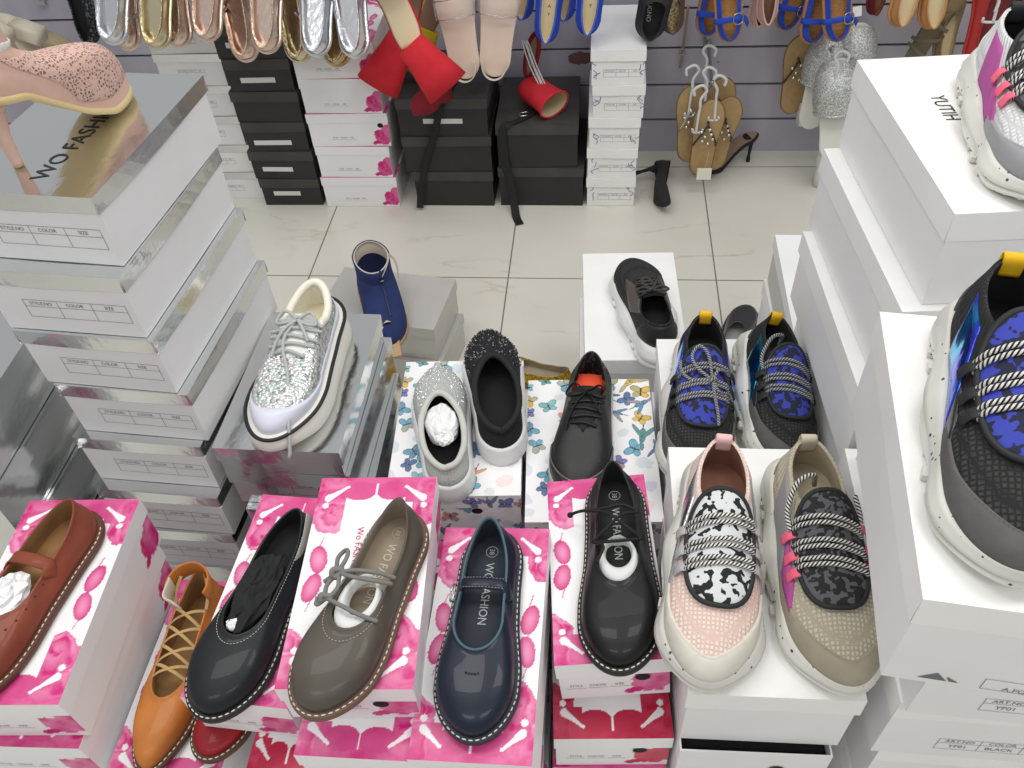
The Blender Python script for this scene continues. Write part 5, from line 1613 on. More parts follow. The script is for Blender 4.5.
mesh('zip_pull', *box_vf(q[0] - .004, q[0] + .004, q[1] - .001, q[1] + .002, q[2] - .006, q[2] - .002), mat('steel_buckle', (170, 172, 174), .25, 1.0), o)
b = MB()
for pp in ([(-.043, .050, .140), (-.052, .062, .122), (-.054, .075, .106), (-.052, .085, .090)], [(-.043, .050, .140), (-.053, .055, .126), (-.056, .066, .112), (-.056, .066, .094)], [(-.043, .048, .141), (-.040, .075, .146), (-.026, .104, .140), (-.012, .116, .126)]):
    b.add(*tube(spline(pp, 20), .0013, 6)[:2])
b.build('string_tie', mat('cream_string', (196, 186, 170), .8), o)
# open toe: tan insole tongue in front
V, F = ribbon(spline([(0.004, .18, .030), (.005, .215, .022), (.006, .250, .016), (.006, .272, .014)], 16), np.linspace(.046, .034, 16), .003, (1, 0, 0))
mesh('toe_insole', V, F, mat('tan_insole', (190, 158, 116), .7), o)
b = MB()
for k, s in enumerate(('M', 'W', 'W')):
    Vt, Ft = text_vf(s, .013); b.add(on_top(Vt, .0305 - .0030 * k, PI, .018, .215 + .014 * k) + (0, 0, .0012), Ft)
mesh('insole_print', np.vstack(b.V), b.F, M_INKD, o, smooth=False)

# beige laser-cut bootie on the tall silver stack
def m_lasercut():
    t = NT('beige_lasercut_suede'); uv = t.obj()
    v = t.n('ShaderNodeTexVoronoi', {'feature': 'F1'}, Vector=uv, Scale=115.0, Randomness=.45)
    e = t.n('ShaderNodeTexVoronoi', {'feature': 'DISTANCE_TO_EDGE'}, Vector=uv, Scale=230.0, Randomness=.6)
    hole = t.math('MULTIPLY', t.math('GREATER_THAN', e.outputs[0], .16), t.math('LESS_THAN', t.math('ABSOLUTE', t.math('SUBTRACT', v.outputs['Distance'], .42)), .17))
    t.set(Base_Color=t.mix(hole, rgb(206, 172, 158), rgb(126, 98, 94)), Roughness=.9)
    t.bump(t.math('SUBTRACT', 1.0, hole), .5, .002)
    return t.m
BEIGE_S = mat('beige_suede_boot', (208, 172, 156), .92, var=.08, vscale=25, bump=(500, .25, .001))
o = thing('heeled_bootie', 'beige suede bootie with laser-cut toe and stiletto heel on the tall silver stack', 'shoe', (-0.737, 0.866, 1.0206), (0, 0, rad(-20.0)))
L = .225
lb = Last(L, [(0, .027), (.15, .030), (.4, .030), (.68, .038), (.85, .034), (1, .026)], [(0, .026), (.4, .028), (1, .026)], [(0, .150), (.5, .140), (1, .128)], -.02, .36,
          [(0, .098), (.25, .084), (.55, .030), (.72, .012), (1, .012)], rh=.2, rt=.26, pt=2.0, bend=-.004, toeh=.110, zin=.10, bulge=.005, slope=.50, k2f=.35)
a = bootie(o, lb, BEIGE_S, mat('tan_fleece', (206, 188, 168), .95), [(.03, (1.0, 1.0), -.002), (.06, (1.05, 1.05), -.004), (.08, (1.08, 1.08), -.006)], None)
V, F, U = lb.patch(1.60, 2 * PI - 1.60, .06, lambda a: .93 - .0 * a, .0012, 90, 30); mesh('lasercut_vamp', V, F, m_lasercut(), o)
V, F = lb.sole([(.001, lambda th, t: lb.zt(t) - .008), (.002, lambda th, t: lb.zt(t) - .003), (.001, lambda th, t: lb.zt(t) + .002), (-.006, lambda th, t: lb.zt(t))])
mesh('sole', V, F, mat('tan_sole_edge', (214, 190, 140), .5), o)
rings = []
for z, r, y in ((0, .0065, .020), (.006, .0070, .020), (.04, .0085, .020), (.07, .013, .024), (.094, .024, .034)):
    t = np.linspace(0, 2 * PI, 20, endpoint=False); rings.append(np.stack([r * np.cos(t) * 1.05, y + r * np.sin(t), np.full(20, z)], 1))
mesh('stiletto_heel', *sweep_rings(rings), BEIGE_S, o)
rings = [[(x, y, z) for x, y, _ in rings[0]] for z in (-.0002, .009)]
mesh('heel_tip', *sweep_rings(np.array(rings) * 1.0 + 0), mat('gold_heel_tip', (214, 186, 120), .4), o)
P = lb.rim(np.linspace(PI - 1.3, PI + 1.3, 40)); P[:, 2] += .003 + .002 * np.abs(np.sin(np.arange(40) * 1.3))
mesh('lace_trim', *ribbon(P, .010, .0016, (0, .5, 1)), mat('white_lace_trim', (226, 222, 216), .9), o)

# half-hidden shoes between the stacks
GOLD_F = m_glitter('gold_fabric', [(176, 142, 28), (140, 108, 20), (206, 172, 50)], 300, .4, .5, .6)
build_flat('gold ruched flat shoe on the floor, half hidden behind the butterfly box', (-0.055, 1.500, 0.0006), 78.0, .24, 1, GOLD_F, IN_BEIGE, SOLE_BRN, IN_BEIGE, 1.0, stitch=False)
GREYM = mat('pewter_leather', (72, 72, 74), .35, .5)
build_flat('pewter flat shoe on the floor behind the two blue tongued sneakers', (0.330, 1.570, 0.0006), -20.0, .24, 1, GREYM, mat('silver_lining', (170, 170, 170), .5, .4), SOLE_BLK, mat('silver_lining', (170, 170, 170), .5, .4), .9, stitch=False, heelh=.05)
# ---------------------------------------------------------------- shoes hung on and standing by the slatwall
def metal(name, col, rough=.22, m=1.0):
    return mat(name, col, rough, m, bump=(60, .25, .003))
ROSE = metal('rose_gold', (224, 200, 186)); GOLDM = metal('pale_gold', (216, 204, 172)); SILV = metal('bright_silver', (222, 224, 228))
LIN_NUDE = mat('nude_lining', (206, 184, 160), .7); STUD = mat('steel_stud', (226, 226, 224), .15, 1.0)
WIRE = mat('steel_hook', (176, 178, 180), .3, 1.0); HANGER = mat('white_plastic', (214, 216, 216), .45)

def wall_prong(label, a, b, r=.003, name='display_hook'):
    """wire prong from the slatwall"""
    a = np.array(a); b = np.array(b)
    o = thing(name, label, 'hook', tuple(a))
    P = spline([(0, 0, 0), (b - a) * .5, (b - a) * .92, (b - a) + (0, 0, .014)], 20)
    mesh('prong', *tube(P, r, 7)[:2], WIRE, o)
    mesh('back_plate', *box_vf(-.014, .014, -.004, .006, -.016, .016), WIRE, o, smooth=False)
    return o

def hung_flat(label, tip, L, roll, m, mlin=None, lean=90, wide=.95, studs=True, pipe=None, group=None, name='flat_sandal', s1=.72):
    o, l = build_flat(label, tip, 0, L, 1, m, mlin or LIN_NUDE, m, mlin or LIN_NUDE, wide, tilt=(lean, roll), group=group, stitch=False, name=name, s1=s1, heelh=.046, side=.034, front=.040, sole_t=.008)
    R = l.rim(np.linspace(0, 2 * PI, 90, endpoint=False)) + (0, 0, .001)
    b = MB().add(*tube(R, .0018, 6, True)[:2])
    if studs:                                    # ball studs set along the bound edge
        for a in np.r_[np.linspace(.35, 2.3, 9), 2 * PI - np.linspace(.35, 2.3, 9)]:
            q = l.rim(np.array([a]))[0] + (0, 0, .001)
            rr = [q + np.array([.0036 * math.cos(p_) * math.cos(t), .0036 * math.cos(p_) * math.sin(t), .0036 * math.sin(p_)]) for p_ in (-1.2, -.5, .2, .9, 1.4) for t in np.linspace(0, 2 * PI, 9)[:-1]]
            b.add(*sweep_rings(np.array(rr).reshape(5, 8, 3)))
    b.build('studded_edge' if studs else 'edge_piping', pipe or m, o)
    return o, l

GM = 'metallic flats hung on the wall'
for lab, tip, L, roll, m, pipe in (
        ('silver studded flat at the left end of the hanging metallic row', (-1.305, 2.140, 0.625), .25, 8, SILV, None),
        ('rose gold flat beside the leftmost silver flat of the hanging row', (-1.305, 2.210, 0.577), .24, -4, ROSE, GOLDM),
        ('pale gold flat third in the hanging metallic row', (-1.187, 2.140, 0.610), .25, 6, GOLDM, None),
        ('rose gold studded flat fourth in the hanging metallic row', (-1.154, 2.210, 0.583), .25, -6, ROSE, GOLDM),
        ('rose gold flat fifth in the hanging metallic row', (-1.040, 2.140, 0.629), .24, 7, ROSE, None),
        ('long hanging rose gold flat with gold edge right of the gap', (-0.974, 2.210, 0.540), .26, -9, ROSE, GOLDM),
        ('shiny rose gold flat at the right end of the rose gold row', (-0.885, 2.140, 0.594), .25, 3, ROSE, GOLDM),
        ('pale gold flat at the left of the silver and gold cluster', (-0.823, 2.210, 0.535), .25, -8, GOLDM, None),
        ('silver studded flat in front of the silver and gold cluster', (-0.752, 2.140, 0.584), .25, 4, SILV, None),
        ('gold bronze flat in the middle of the silver and gold cluster', (-0.729, 2.210, 0.523), .25, 10, metal('bronze_gold', (190, 168, 124)), GOLDM),
        ('silver studded flat at the right of the silver and gold cluster', (-0.644, 2.140, 0.579), .25, -6, SILV, None)):
    hung_flat(lab, tip, L, roll, m, m, 60, 1.12, True, pipe or m, GM)
for lab, x in (('steel wall hook above the rose gold flats', -1.26), ('steel wall hook above the long rose gold flat', -1.02), ('steel wall hook above the silver and gold flats', -0.80)):
    wall_prong(lab, (x, 2.632, .665), (x, 2.18, .665))

# cream heels and a beige block heel at the far left
CREAMP = mat('cream_leather', (214, 206, 188), .45); BURG = mat('burgundy_lining', (110, 24, 34), .7); OLIVE = mat('olive_gold', (130, 112, 56), .6)
def block_heel_pump(label, base, L, yaw, m, mlin, hh=.09, roll=0, tilt=0, group=None, hw=.030, name='block_heel_shoe'):
    """shoe on a block heel: upper, sole, heel"""
    o = thing(name, label, 'shoe', base, (rad(tilt), rad(roll), rad(yaw)), group)
    l = Last(L, [(0, .030), (.15, .031), (.4, .032), (.68, .040), (.85, .036), (1, .026)], [(0, .024), (.4, .027), (1, .025)], [(0, hh + .055), (.4, hh + .030), (.75, hh * .5 + .030), (1, .050)], .02, .66,
             [(0, hh), (.3, hh * .8), (.65, .014), (1, .010)], rh=.18, rt=.3, toeh=.032, zin=hh * .35, bulge=.004, slope=.2)
    l.zin = .012
    V, F, U = l.upper(72, 12); mesh('upper', V, F, m, o, uvs=U)
    th = l.thetas(72); P, t, n = l.out(th, -.004)
    V = np.concatenate([P, (l.zt(t) + .003)[:, None]], 1)
    mesh('insole', V, [(i, i + 1, 72 - 2 - i, 71 - i) for i in range(35)], mlin, o)
    V, F = l.sole([(.001, lambda th, t: l.zt(t) - .006), (.002, lambda th, t: l.zt(t)), (-.003, lambda th, t: l.zt(t) + .002)], 72); mesh('sole', V, F, m, o)
    rings = []
    for z, w, d, y in ((0, hw * .95, .024, .026), (hh * .5, hw * .95, .025, .027), (hh * .96, hw, .030, .034)):
        t = np.linspace(0, 2 * PI, 24, endpoint=False); p = .5
        rings.append(np.stack([w * np.sign(np.cos(t)) * np.abs(np.cos(t)) ** p, y + d * np.sign(np.sin(t)) * np.abs(np.sin(t)) ** p, np.full(24, z)], 1))
    mesh('block_heel', *sweep_rings(rings), m, o)
    return o
block_heel_pump('cream block heel shoe with burgundy lining, leftmost behind the beige bootie', (-1.684, 2.260, 0.615), .22, 70, CREAMP, BURG, .09, 0, -70)
block_heel_pump('cream block heel shoe with burgundy edge, second behind the beige bootie', (-1.649, 2.360, 0.577), .22, 80, CREAMP, BURG, .09, 0, -72)
block_heel_pump('beige block heel shoe with olive cord behind the toe of the beige bootie', (-1.654, 2.480, 0.469), .22, 78, mat('beige_suede_heel', (184, 170, 136), .85), OLIVE, .10, 0, -66)
hung_flat('black glitter flat hung left of the metallic row', (-1.564, 2.460, 0.495), .24, 5, m_glitter('black_glitter', [(20, 20, 22), (50, 52, 56), (120, 124, 128), (26, 26, 28)], 260, .35, .4, .6), LIN_BLK, 86, .9, False)
wall_prong('steel wall hook above the cream heels', (-1.788, 2.620, 0.558), (-1.638, 2.400, 0.642))

# red mules with flared block heels, nude and yellow pairs
REDS = mat('red_suede', (206, 34, 48), .85, var=.08, vscale=30, bump=(500, .2, .001)); REDD = mat('dark_red_suede', (128, 22, 34), .85)
INS = mat('cream_insole_leather', (222, 206, 170), .55)
def mule(label, heel, toe, flare, m, mi, w=.05, group=None, face=(0, -1, 0), strap=True):
    """mule given by heel end, toe end and the end of its flared block heel (world points)"""
    heel, toe, flare = map(np.array, (heel, toe, flare))
    o = thing('block_heel_mule', label, 'shoe', tuple(flare), (0, 0, 0), group)
    h, t = heel - flare, toe - flare
    ax = t - h; Lx = np.linalg.norm(ax); ax = ax / Lx; f = np.array(face, float); side = np.cross(ax, f); side /= np.linalg.norm(side); f = np.cross(side, ax)
    P = spline([h, h + ax * Lx * .35 - f * .010, h + ax * Lx * .7 + f * .002, t], 24)
    wd = np.interp(np.linspace(0, 1, 24), [0, .15, .45, .8, 1], [w * .85, w * 1.05, w * 1.0, w * 1.45, w * .9])
    mesh('insole', *ribbon(P + f * .004, wd * .9, .004, side), mi, o)
    mesh('sole', *ribbon(P, wd, .009, side), m, o)
    ax2 = -h / np.linalg.norm(h)
    rings = []
    for k, (q, ww, dd) in enumerate(((0.0, .064, .042), (.35, .056, .040), (.75, .045, .034), (1.05, .040, .030))):
        c = h * q; a = np.linspace(0, 2 * PI, 24, endpoint=False); p = .8
        u = np.cross(ax2, f); u /= np.linalg.norm(u); vv = np.cross(u, ax2)
        rings.append(c + ww * (np.sign(np.cos(a)) * np.abs(np.cos(a)) ** p)[:, None] * u + dd * (np.sign(np.sin(a)) * np.abs(np.sin(a)) ** p)[:, None] * vv)
    mesh('block_heel', *sweep_rings(rings), m, o)
    if strap:
        c = h + ax * Lx * .72
        A = np.linspace(-1.45, 1.45, 24)
        P = np.array([c + side * math.sin(a) * w * .78 + f * (math.cos(a) * .045) for a in A])
        mesh('vamp_strap', *ribbon(P, .06, .003, ax), m, o)
    return o
mule('red block heel mule hanging heel down with cream insole, right one of the red pair', (-0.494, 2.150, 0.600), (-0.575, 2.190, 0.830), (-0.408, 2.130, 0.492), REDS, INS, .080)
mule('red block heel mule hanging heel down, left one of the red pair', (-0.554, 2.300, 0.556), (-0.477, 2.320, 0.779), (-0.635, 2.260, 0.435), REDS, mat('taupe_insole', (150, 126, 108), .6), .07)
YEL = mat('yellow_suede', (206, 176, 30), .8)
mule('yellow block heel mule behind the red pair', (-0.516, 2.440, 0.517), (-0.404, 2.440, 0.736), (-0.566, 2.420, 0.411), YEL, mat('taupe_insole', (150, 126, 108), .6), .06)
o = block_heel_pump('dark red peep-toe shoe with taupe inside lying on the wide black box', (-0.449, 2.324, 0.3732), .15, 150, REDD, mat('taupe_insole', (150, 126, 108), .6), .04, 0, 0)
NUDE = mat('nude_patent', (222, 200, 184), .15, coat=.6)
def m_clear():
    t = NT('clear_vinyl'); t.set(Base_Color=(1, 1, 1, 1), Roughness=.05, IOR=1.3)
    t.b.inputs['Transmission Weight'].default_value = .95
    return t.m
CLEAR = m_clear()
def nude_sandal(label, tip, roll, L=.29):
    o = thing('clear_strap_sandal', label, 'shoe', tip, (rad(76), rad(roll), 0), 'nude sandals with clear straps')
    l = flat_last(L, 1.15)
    V, F = l.sole([(0, 0), (.001, .004), (0, .010), (-.003, .011)]); mesh('footbed', V, F, NUDE, o)
    a = np.linspace(-1.5, 1.5, 24)
    for y, wd in ((.19, .05),):
        P = np.stack([.056 * np.sin(a), np.full(24, y), .010 + .040 * np.cos(a)], 1); q = mesh('clear_strap', *ribbon(P, wd, .0018, (0, 1, 0)), CLEAR, o); q['label'] = 'clear vinyl strap'
    a = np.linspace(-1.9, 1.9, 30)
    P = np.stack([.034 * np.sin(a), .036 - .040 * np.cos(a), .030 + 0 * a], 1); mesh('heel_strap', *ribbon(P, .016, .003, (0, 0, 1)), mat('cream_leather', (214, 206, 188), .45), o)
    mesh('heel', *sweep_rings([[(x * w, .008 + y, z) for x, y in ((-.02, 0), (.02, 0), (.02, .035), (-.02, .035))] for w, z in ((1, 0), (.8, -.03), (.75, -.055))]), NUDE, o, smooth=False)
nude_sandal('nude sandal with clear vinyl strap, left of the hanging nude pair', (-0.375, 2.280, 0.446), -8)
nude_sandal('nude sandal with clear vinyl strap and red inside, right of the hanging nude pair', (-0.300, 2.280, 0.451), 7)
wall_prong('steel wall hook above the red mules', (-0.620, 2.620, 0.534), (-0.563, 2.380, 0.628)); wall_prong('steel wall hook above the nude sandals', (-0.401, 2.620, 0.542), (-0.361, 2.360, 0.643))

# blue ballerinas with cream insoles
BLUE = mat('royal_blue_suede', (38, 74, 186), .85, var=.08, vscale=40, bump=(500, .25, .001)); BLUEL = mat('blue_binding', (74, 112, 200), .7)
for lab, tip, roll in (('royal blue ballerina with cream insole, front left of the hanging blue ballerinas', (-0.154, 2.340, 0.526), 6), ('royal blue ballerina with cream insole, front right of the hanging blue ballerinas', (-0.039, 2.340, 0.547), 5),
                       ('royal blue ballerina mostly cut off at the left of the hanging blue ballerinas', (-0.228, 2.440, 0.550), 3), ('royal blue ballerina behind the two front blue ballerinas', (-0.108, 2.460, 0.536), 0)):
    o, l = hung_flat(lab, tip, .24, roll, BLUE, INS, 86, .9, False, BLUEL, 'blue ballerinas', 'ballerina', .80)
    if '2.34' and 'front' in lab and 'behind' not in lab:
        b = MB()
        for k, s in enumerate(('Y', 'A', 'B')):
            Vt, Ft = text_vf(s, .014); b.add(on_top(Vt, l.zin + .0007, 0, .002, .075 + .022 * k), Ft)
        mesh('insole_print', np.vstack(b.V), b.F, M_INKD, o, smooth=False)
wall_prong('steel wall hook above the blue ballerinas', (-0.111, 2.620, 0.542), (-0.100, 2.360, 0.643))

# black clog with pale lettering, brown glitter sandal and a taupe strap
o, l = build_flat('black rubber shoe with pale lettering hung above the narrow white stack', (0.132, 2.380, 0.515), 0, .25, 1, mat('black_rubber', (30, 31, 33), .55), LIN_BLK, SOLE_BLK, LIN_BLK, 1.15, tilt=(88, 8), stitch=False, s1=.45, name='rubber_shoe')
V, F = text_vf('BUGNO', .017); mesh('lettering', on_top(V, l.zin + .0012, rad(-84), -.012, .075), F, STAMP_W, o, smooth=False)
hung_flat('brown sandal with gold glitter hung beside the black rubber shoe', (0.203, 2.440, 0.502), .23, -4, mat('brown_strap_leather', (104, 78, 60), .6), m_glitter('gold_glitter', [(190, 170, 130), (150, 128, 96), (222, 206, 170)], 260, .3, .5, .5), 86, .9, False)
o = thing('dangling_strap', 'thin taupe sandal strap dangling left of the flip-flop bunch', 'strap', (0.253, 2.622, 0.304)); mesh('strap', *ribbon(spline([(0, 0, 0), (.002, 0, .05), (.004, -.004, .10), (.006, -.01, .20)], 24), .0085, .002, (1, 0, 0)), mat('taupe_strap', (150, 126, 106), .7), o)
mesh('buckle', *tube(spline([(-.006, -.002, .045), (.008, -.002, .045), (.008, -.002, .060), (-.006, -.002, .060)], 20, True), .0014, 6, True)[:2], WIRE, o)

# royal blue cork sandals
CORK = mat('cork_sole', (176, 126, 74), .8, var=.2, vscale=160)
def cork_sandal(label, tip, roll, L=.22, lean=78):
    o, l = build_flat(label, tip, 0, L, 1, BLUE, mat('brown_lining', (120, 88, 66), .8), CORK, mat('brown_lining', (120, 88, 66), .8), 1.02, tilt=(lean, roll), stitch=False, name='cork_sandal', s1=.60, heelh=.058, side=.040, sole_t=.020, group='blue cork sandals')
    P = spline([(-.040, .055, .030), (-.034, .058, .056), (0, .062, .072), (.034, .058, .056), (.042, .050, .030), (.050, .030, .012)], 34)
    mesh('ankle_strap', *ribbon(P, .016, .003, (0, 1, .2)), BLUE, o)
    mesh('buckle', *tube(spline([(.010, .050, .073), (.030, .050, .066), (.030, .072, .066), (.010, .072, .073)], 24, True), .0018, 6, True)[:2], mat('steel_buckle', (170, 172, 174), .25, 1.0), o)
    return o
for lab, tip, roll in (('royal blue cork sandal, left of the pair above the flip-flop bunch', (0.299, 2.460, 0.486), 8), ('royal blue cork sandal with big buckle, right of the pair above the flip-flop bunch', (0.351, 2.340, 0.523), -8),
                       ('royal blue cork sandal, left of the pair above the glitter shoes', (0.589, 2.440, 0.469), 6), ('royal blue cork sandal with white tag, right of the pair above the glitter shoes', (0.638, 2.340, 0.519), -10),
                       ('royal blue cork sandal half hidden beside the nude pumps', (0.530, 2.540, 0.465), 14)):
    o = cork_sandal(lab, tip, roll)
    if 'white tag' in lab:
        mesh('price_tag', *box_vf(.030, .052, .060, .085, .062, .064), M_STICK, o, smooth=False)
PINKP = mat('dusty_pink_leather', (206, 170, 160), .5)
hung_flat('dusty pink pump, left of the pair hung between the blue sandals', (0.436, 2.440, 0.518), .22, 5, PINKP, mat('brown_lining', (120, 88, 66), .8), 84, .8, False, None, 'dusty pink pumps', 'pump')
hung_flat('dusty pink pump, right of the pair hung between the blue sandals', (0.455, 2.400, 0.540), .22, -4, PINKP, mat('brown_lining', (120, 88, 66), .8), 84, .8, False, None, 'dusty pink pumps', 'pump')
wall_prong('steel wall hook above the first blue sandal pair', (0.336, 2.620, 0.527), (0.307, 2.400, 0.614)); wall_prong('steel wall hook above the second blue sandal pair', (0.647, 2.620, 0.520), (0.593, 2.400, 0.608)); wall_prong('steel wall hook above the dusty pink pumps', (0.469, 2.620, 0.530), (0.433, 2.420, 0.609))

# bunch of flip-flops on white hangers
TANF = mat('tan_footbed', (172, 142, 98), .7, var=.08, vscale=60); TANE = mat('olive_edge', (120, 100, 66), .7)
def flip_flop(label, tip, roll, L, strap, y_off=0):
    o = thing('flip_flop', label, 'shoe', tip, (rad(90), rad(roll), 0), 'flip-flop bunch')
    l = flat_last(L, 1.0)
    V, F = l.sole([(0, 0), (.001, .004), (.0, .010), (-.003, .011)], 80); mesh('footbed', V, F, TANF, o)
    mesh('edge', *tube(l.ring(.0006, .006, 90, 0, 2 * PI - .05), .0030, 6, True)[:2], TANE, o)
    b = MB(); st = MB()
    for s_ in (-1, 1):
        P = spline([(s_ * .034, L * .42, .010), (s_ * .030, L * .50, .026), (s_ * .014, L * .62, .030), (0, L * .72, .022), (0, L * .73, .010)], 26)
        b.add(*tube(P, .0032, 7)[:2])
    b.build('thong_strap', strap, o)
    for k in range(7):
        t = np.linspace(0, 2 * PI, 9)[:-1]; c = np.array([(-1) ** k * .006 * (1 + k % 3), L * (.50 + .03 * k), .036])
        st.add(*sweep_rings([np.stack([c[0] + r * np.cos(t), c[1] + r * np.sin(t), np.full(8, c[2] + z)], 1) for r, z in ((.004, -.006), (.0056, -.001), (.003, .003))]))
    st.build('rhinestone_trim', STUD, o)
    return o
def shoe_hanger(label, top, h, w=.03, m=None, flip=1):
    o = thing('shoe_hanger', label, 'hanger', top, (0, 0, 0), 'white shoe hangers')
    mesh('hook', *tube(spline([(flip * .020, 0, -.012), (flip * .022, 0, .008), (0, 0, .020), (-flip * .014, 0, .004), (0, 0, -.022), (0, 0, -.05)], 30), .0044, 7)[:2], m or HANGER, o)
    mesh('stem', *tube(spline([(0, 0, -.045), (.002 * flip, 0, -h * .6), (.004 * flip, 0, -h)], 16), .0040, 7)[:2], m or HANGER, o)
    mesh('clip_arms', *tube(spline([(-w * .5, -.004, -h + .012), (-w * .4, 0, -h), (w * .4, 0, -h), (w * .5, -.004, -h + .012)], 16), .0035, 7)[:2], m or HANGER, o)
    return o
DKS = mat('dark_bead_strap', (52, 46, 42), .4); SLV = mat('silver_strap', (196, 198, 200), .25, .9)
flip_flop('tan flip-flop at the left of the hanging bunch with silver straps', (0.285, 2.420, 0.095), -3, .255, SLV)
flip_flop('tan flip-flop at the back of the hanging bunch', (0.356, 2.500, 0.083), 4, .25, DKS)
flip_flop('tan flip-flop in the middle of the hanging bunch with dark beaded straps', (0.320, 2.380, 0.069), 2, .255, DKS)
flip_flop('tan flip-flop at the right of the hanging bunch', (0.367, 2.440, 0.053), 6, .25, DKS)
for lab, top, h, fl_ in (('white plastic shoe hanger at the left of the flip-flop bunch', (0.273, 2.400, 0.398), .14, -1), ('white plastic shoe hanger at the front of the flip-flop bunch', (0.297, 2.360, 0.356), .13, -1), ('white plastic shoe hanger in the middle of the flip-flop bunch', (0.311, 2.380, 0.401), .16, 1),
                    ('white plastic shoe hanger at the right of the flip-flop bunch', (0.341, 2.370, 0.381), .12, 1), ('topmost white plastic shoe hanger of the flip-flop bunch', (0.311, 2.440, 0.438), .16, 1)):
    shoe_hanger(lab, top, h, flip=fl_)
wall_prong('beaded steel wall hook carrying the flip-flop hangers', (0.330, 2.620, 0.394), (0.321, 2.340, 0.384), .005)
o = thing('price_tag', 'cream paper price tag hanging below the flip-flops', 'tag', (0.330, 2.340, 0.094)); V, F = box_vf(-.022, .022, -.001, .001, -.020, .020); mesh('card', V, F, mat('cream_paper', (232, 230, 216), .7), o, smooth=False)
b = MB(); b.add(*tube(spline([(0, 0, .020), (.004, .004, .045), (.008, .01, .07)], 8), .0008, 5)[:2]); b.build('string', mat('cream_string', (196, 186, 170), .8), o)

# black heels on the floor by the wall
BSU = mat('black_suede', (34, 33, 35), .9)
def stiletto(label, base, rot, L, hh, m, mi, mule_=False):
    o = thing('stiletto_shoe', label, 'shoe', base, tuple(rad(a) for a in rot))
    l = Last(L, [(0, .028), (.15, .030), (.4, .028), (.70, .040), (.86, .034), (1, .018)], [(0, .022), (.4, .026), (1, .025)], [(0, hh + .050), (.4, hh * .7 + .034), (.75, hh * .25 + .036), (1, .040)], .02, .70,
             [(0, hh), (.28, hh * .80), (.62, .012), (1, .008)], rh=.2, rt=.42, pt=1.7, toeh=.026, zin=.012, bulge=.003, slope=.2)
    V, F = l.sole([(.0, lambda th, t: l.zt(t) - .006), (.002, lambda th, t: l.zt(t)), (-.003, lambda th, t: l.zt(t) + .004)], 90); mesh('sole', V, F, m, o)
    th = l.thetas(90); P, t, n = l.out(th, -.005)
    mesh('insole', np.concatenate([P, (l.zt(t) + .0052)[:, None]], 1), [(i, i + 1, 88 - i, 89 - i) for i in range(44)], mi, o)
    if mule_:
        a = np.linspace(-1.5, 1.5, 20)
        P = np.stack([.040 * np.sin(a), np.full(20, L * .74), .012 + .034 * np.cos(a)], 1); mesh('vamp_strap', *ribbon(P, .045, .003, (0, 1, 0)), m, o)
    else:
        V, F, U = l.upper(80, 12); mesh('upper', V, F, m, o, uvs=U)
    rings = []
    for z, r, y in ((0, .0068, .020), (.012, .0066, .020), (.02, .0050, .020), (hh * .6, .0060, .018), (hh * .96, .020, .030)):
        t = np.linspace(0, 2 * PI, 16, endpoint=False); rings.append(np.stack([r * np.cos(t), y + r * np.sin(t), np.full(16, z)], 1))
    mesh('stiletto_heel', *sweep_rings(rings), m, o)
    return o
stiletto('black suede stiletto pump lying on the floor beside the narrow white stack', (0.112, 2.440, 0.0455), (0, -90, -155), .225, .085, BSU, mat('brown_lining', (120, 88, 66), .8))
stiletto('black stiletto mule with taupe insole standing on the floor by the wall', (0.520, 2.575, 0.0006), (0, 0, 112), .22, .10, BSU, mat('taupe_insole', (150, 126, 108), .6), True)

# glitter shoes on a white hanger
GLS = m_glitter('silver_fine_glitter', [(196, 198, 194), (160, 162, 158), (228, 230, 228), (176, 178, 174)], 420, .3, .4, .35); WINS = mat('white_insole', (226, 226, 216), .6)
def glitter_pump(label, tip, roll, L, lean=80):
    o, l = build_flat(label, tip, 0, L, 1, GLS, WINS, mat('white_pu', (214, 214, 208), .5), WINS, 1.05, tilt=(lean, roll), stitch=False, name='glitter_shoe', s1=.52, heelh=.05, side=.035, front=.055, group='glitter shoes')
    return o
o = thing('glitter_mule', 'silver glitter mule hanging toe up in front of the glitter shoes, white block heel', 'shoe', (0.707, 2.340, 0.142), (rad(78), rad(-7), 0), 'glitter mules on the white hanger')
def mule_parts(o, L=.235):
    g = L / .235
    l = flat_last(L, 1.0)
    V, F = l.sole([(0, 0), (.001, .004), (.0, .010), (-.003, .011)], 80); mesh('footbed', V, F, WINS, o)
    ring = []
    for y, rx, rz in ((.50, .046, .044), (.60, .050, .050), (.74, .050, .050), (.88, .044, .040), (.98, .030, .022)):
        a = np.linspace(-.15, PI + .15, 30); ring.append(np.stack([g * rx * np.cos(a), np.full(30, y * L), .004 + g * rz * np.sin(a)], 1))
    R = np.array(ring); V = R.reshape(-1, 3); mesh('vamp', V, grid_faces(5, 30), GLS, o)
    mesh('vamp_binding', *tube(ring[0], .004, 7)[:2], GLS, o)
    rings = [[(x * w, .004 + y * w, z) for x, y in ((-.03, 0), (.03, 0), (.03, .055), (-.03, .055))] for w, z in ((1, 0.0), (.95, -.03), (.95, -.055))]
    mesh('block_heel', *sweep_rings(rings), mat('white_pu', (214, 214, 208), .5), o, smooth=False)
mule_parts(o, .30)
o = thing('glitter_mule', 'silver glitter mule behind the front one, left on the white hanger', 'shoe', (0.647, 2.460, 0.182), (rad(84), rad(4), 0), 'glitter mules on the white hanger'); mule_parts(o, .29)
o = thing('glitter_mule', 'silver glitter mule behind the white hanger, close to the white tower', 'shoe', (0.756, 2.460, 0.208), (rad(84), rad(-5), 0), 'glitter mules on the white hanger'); mule_parts(o, .29)
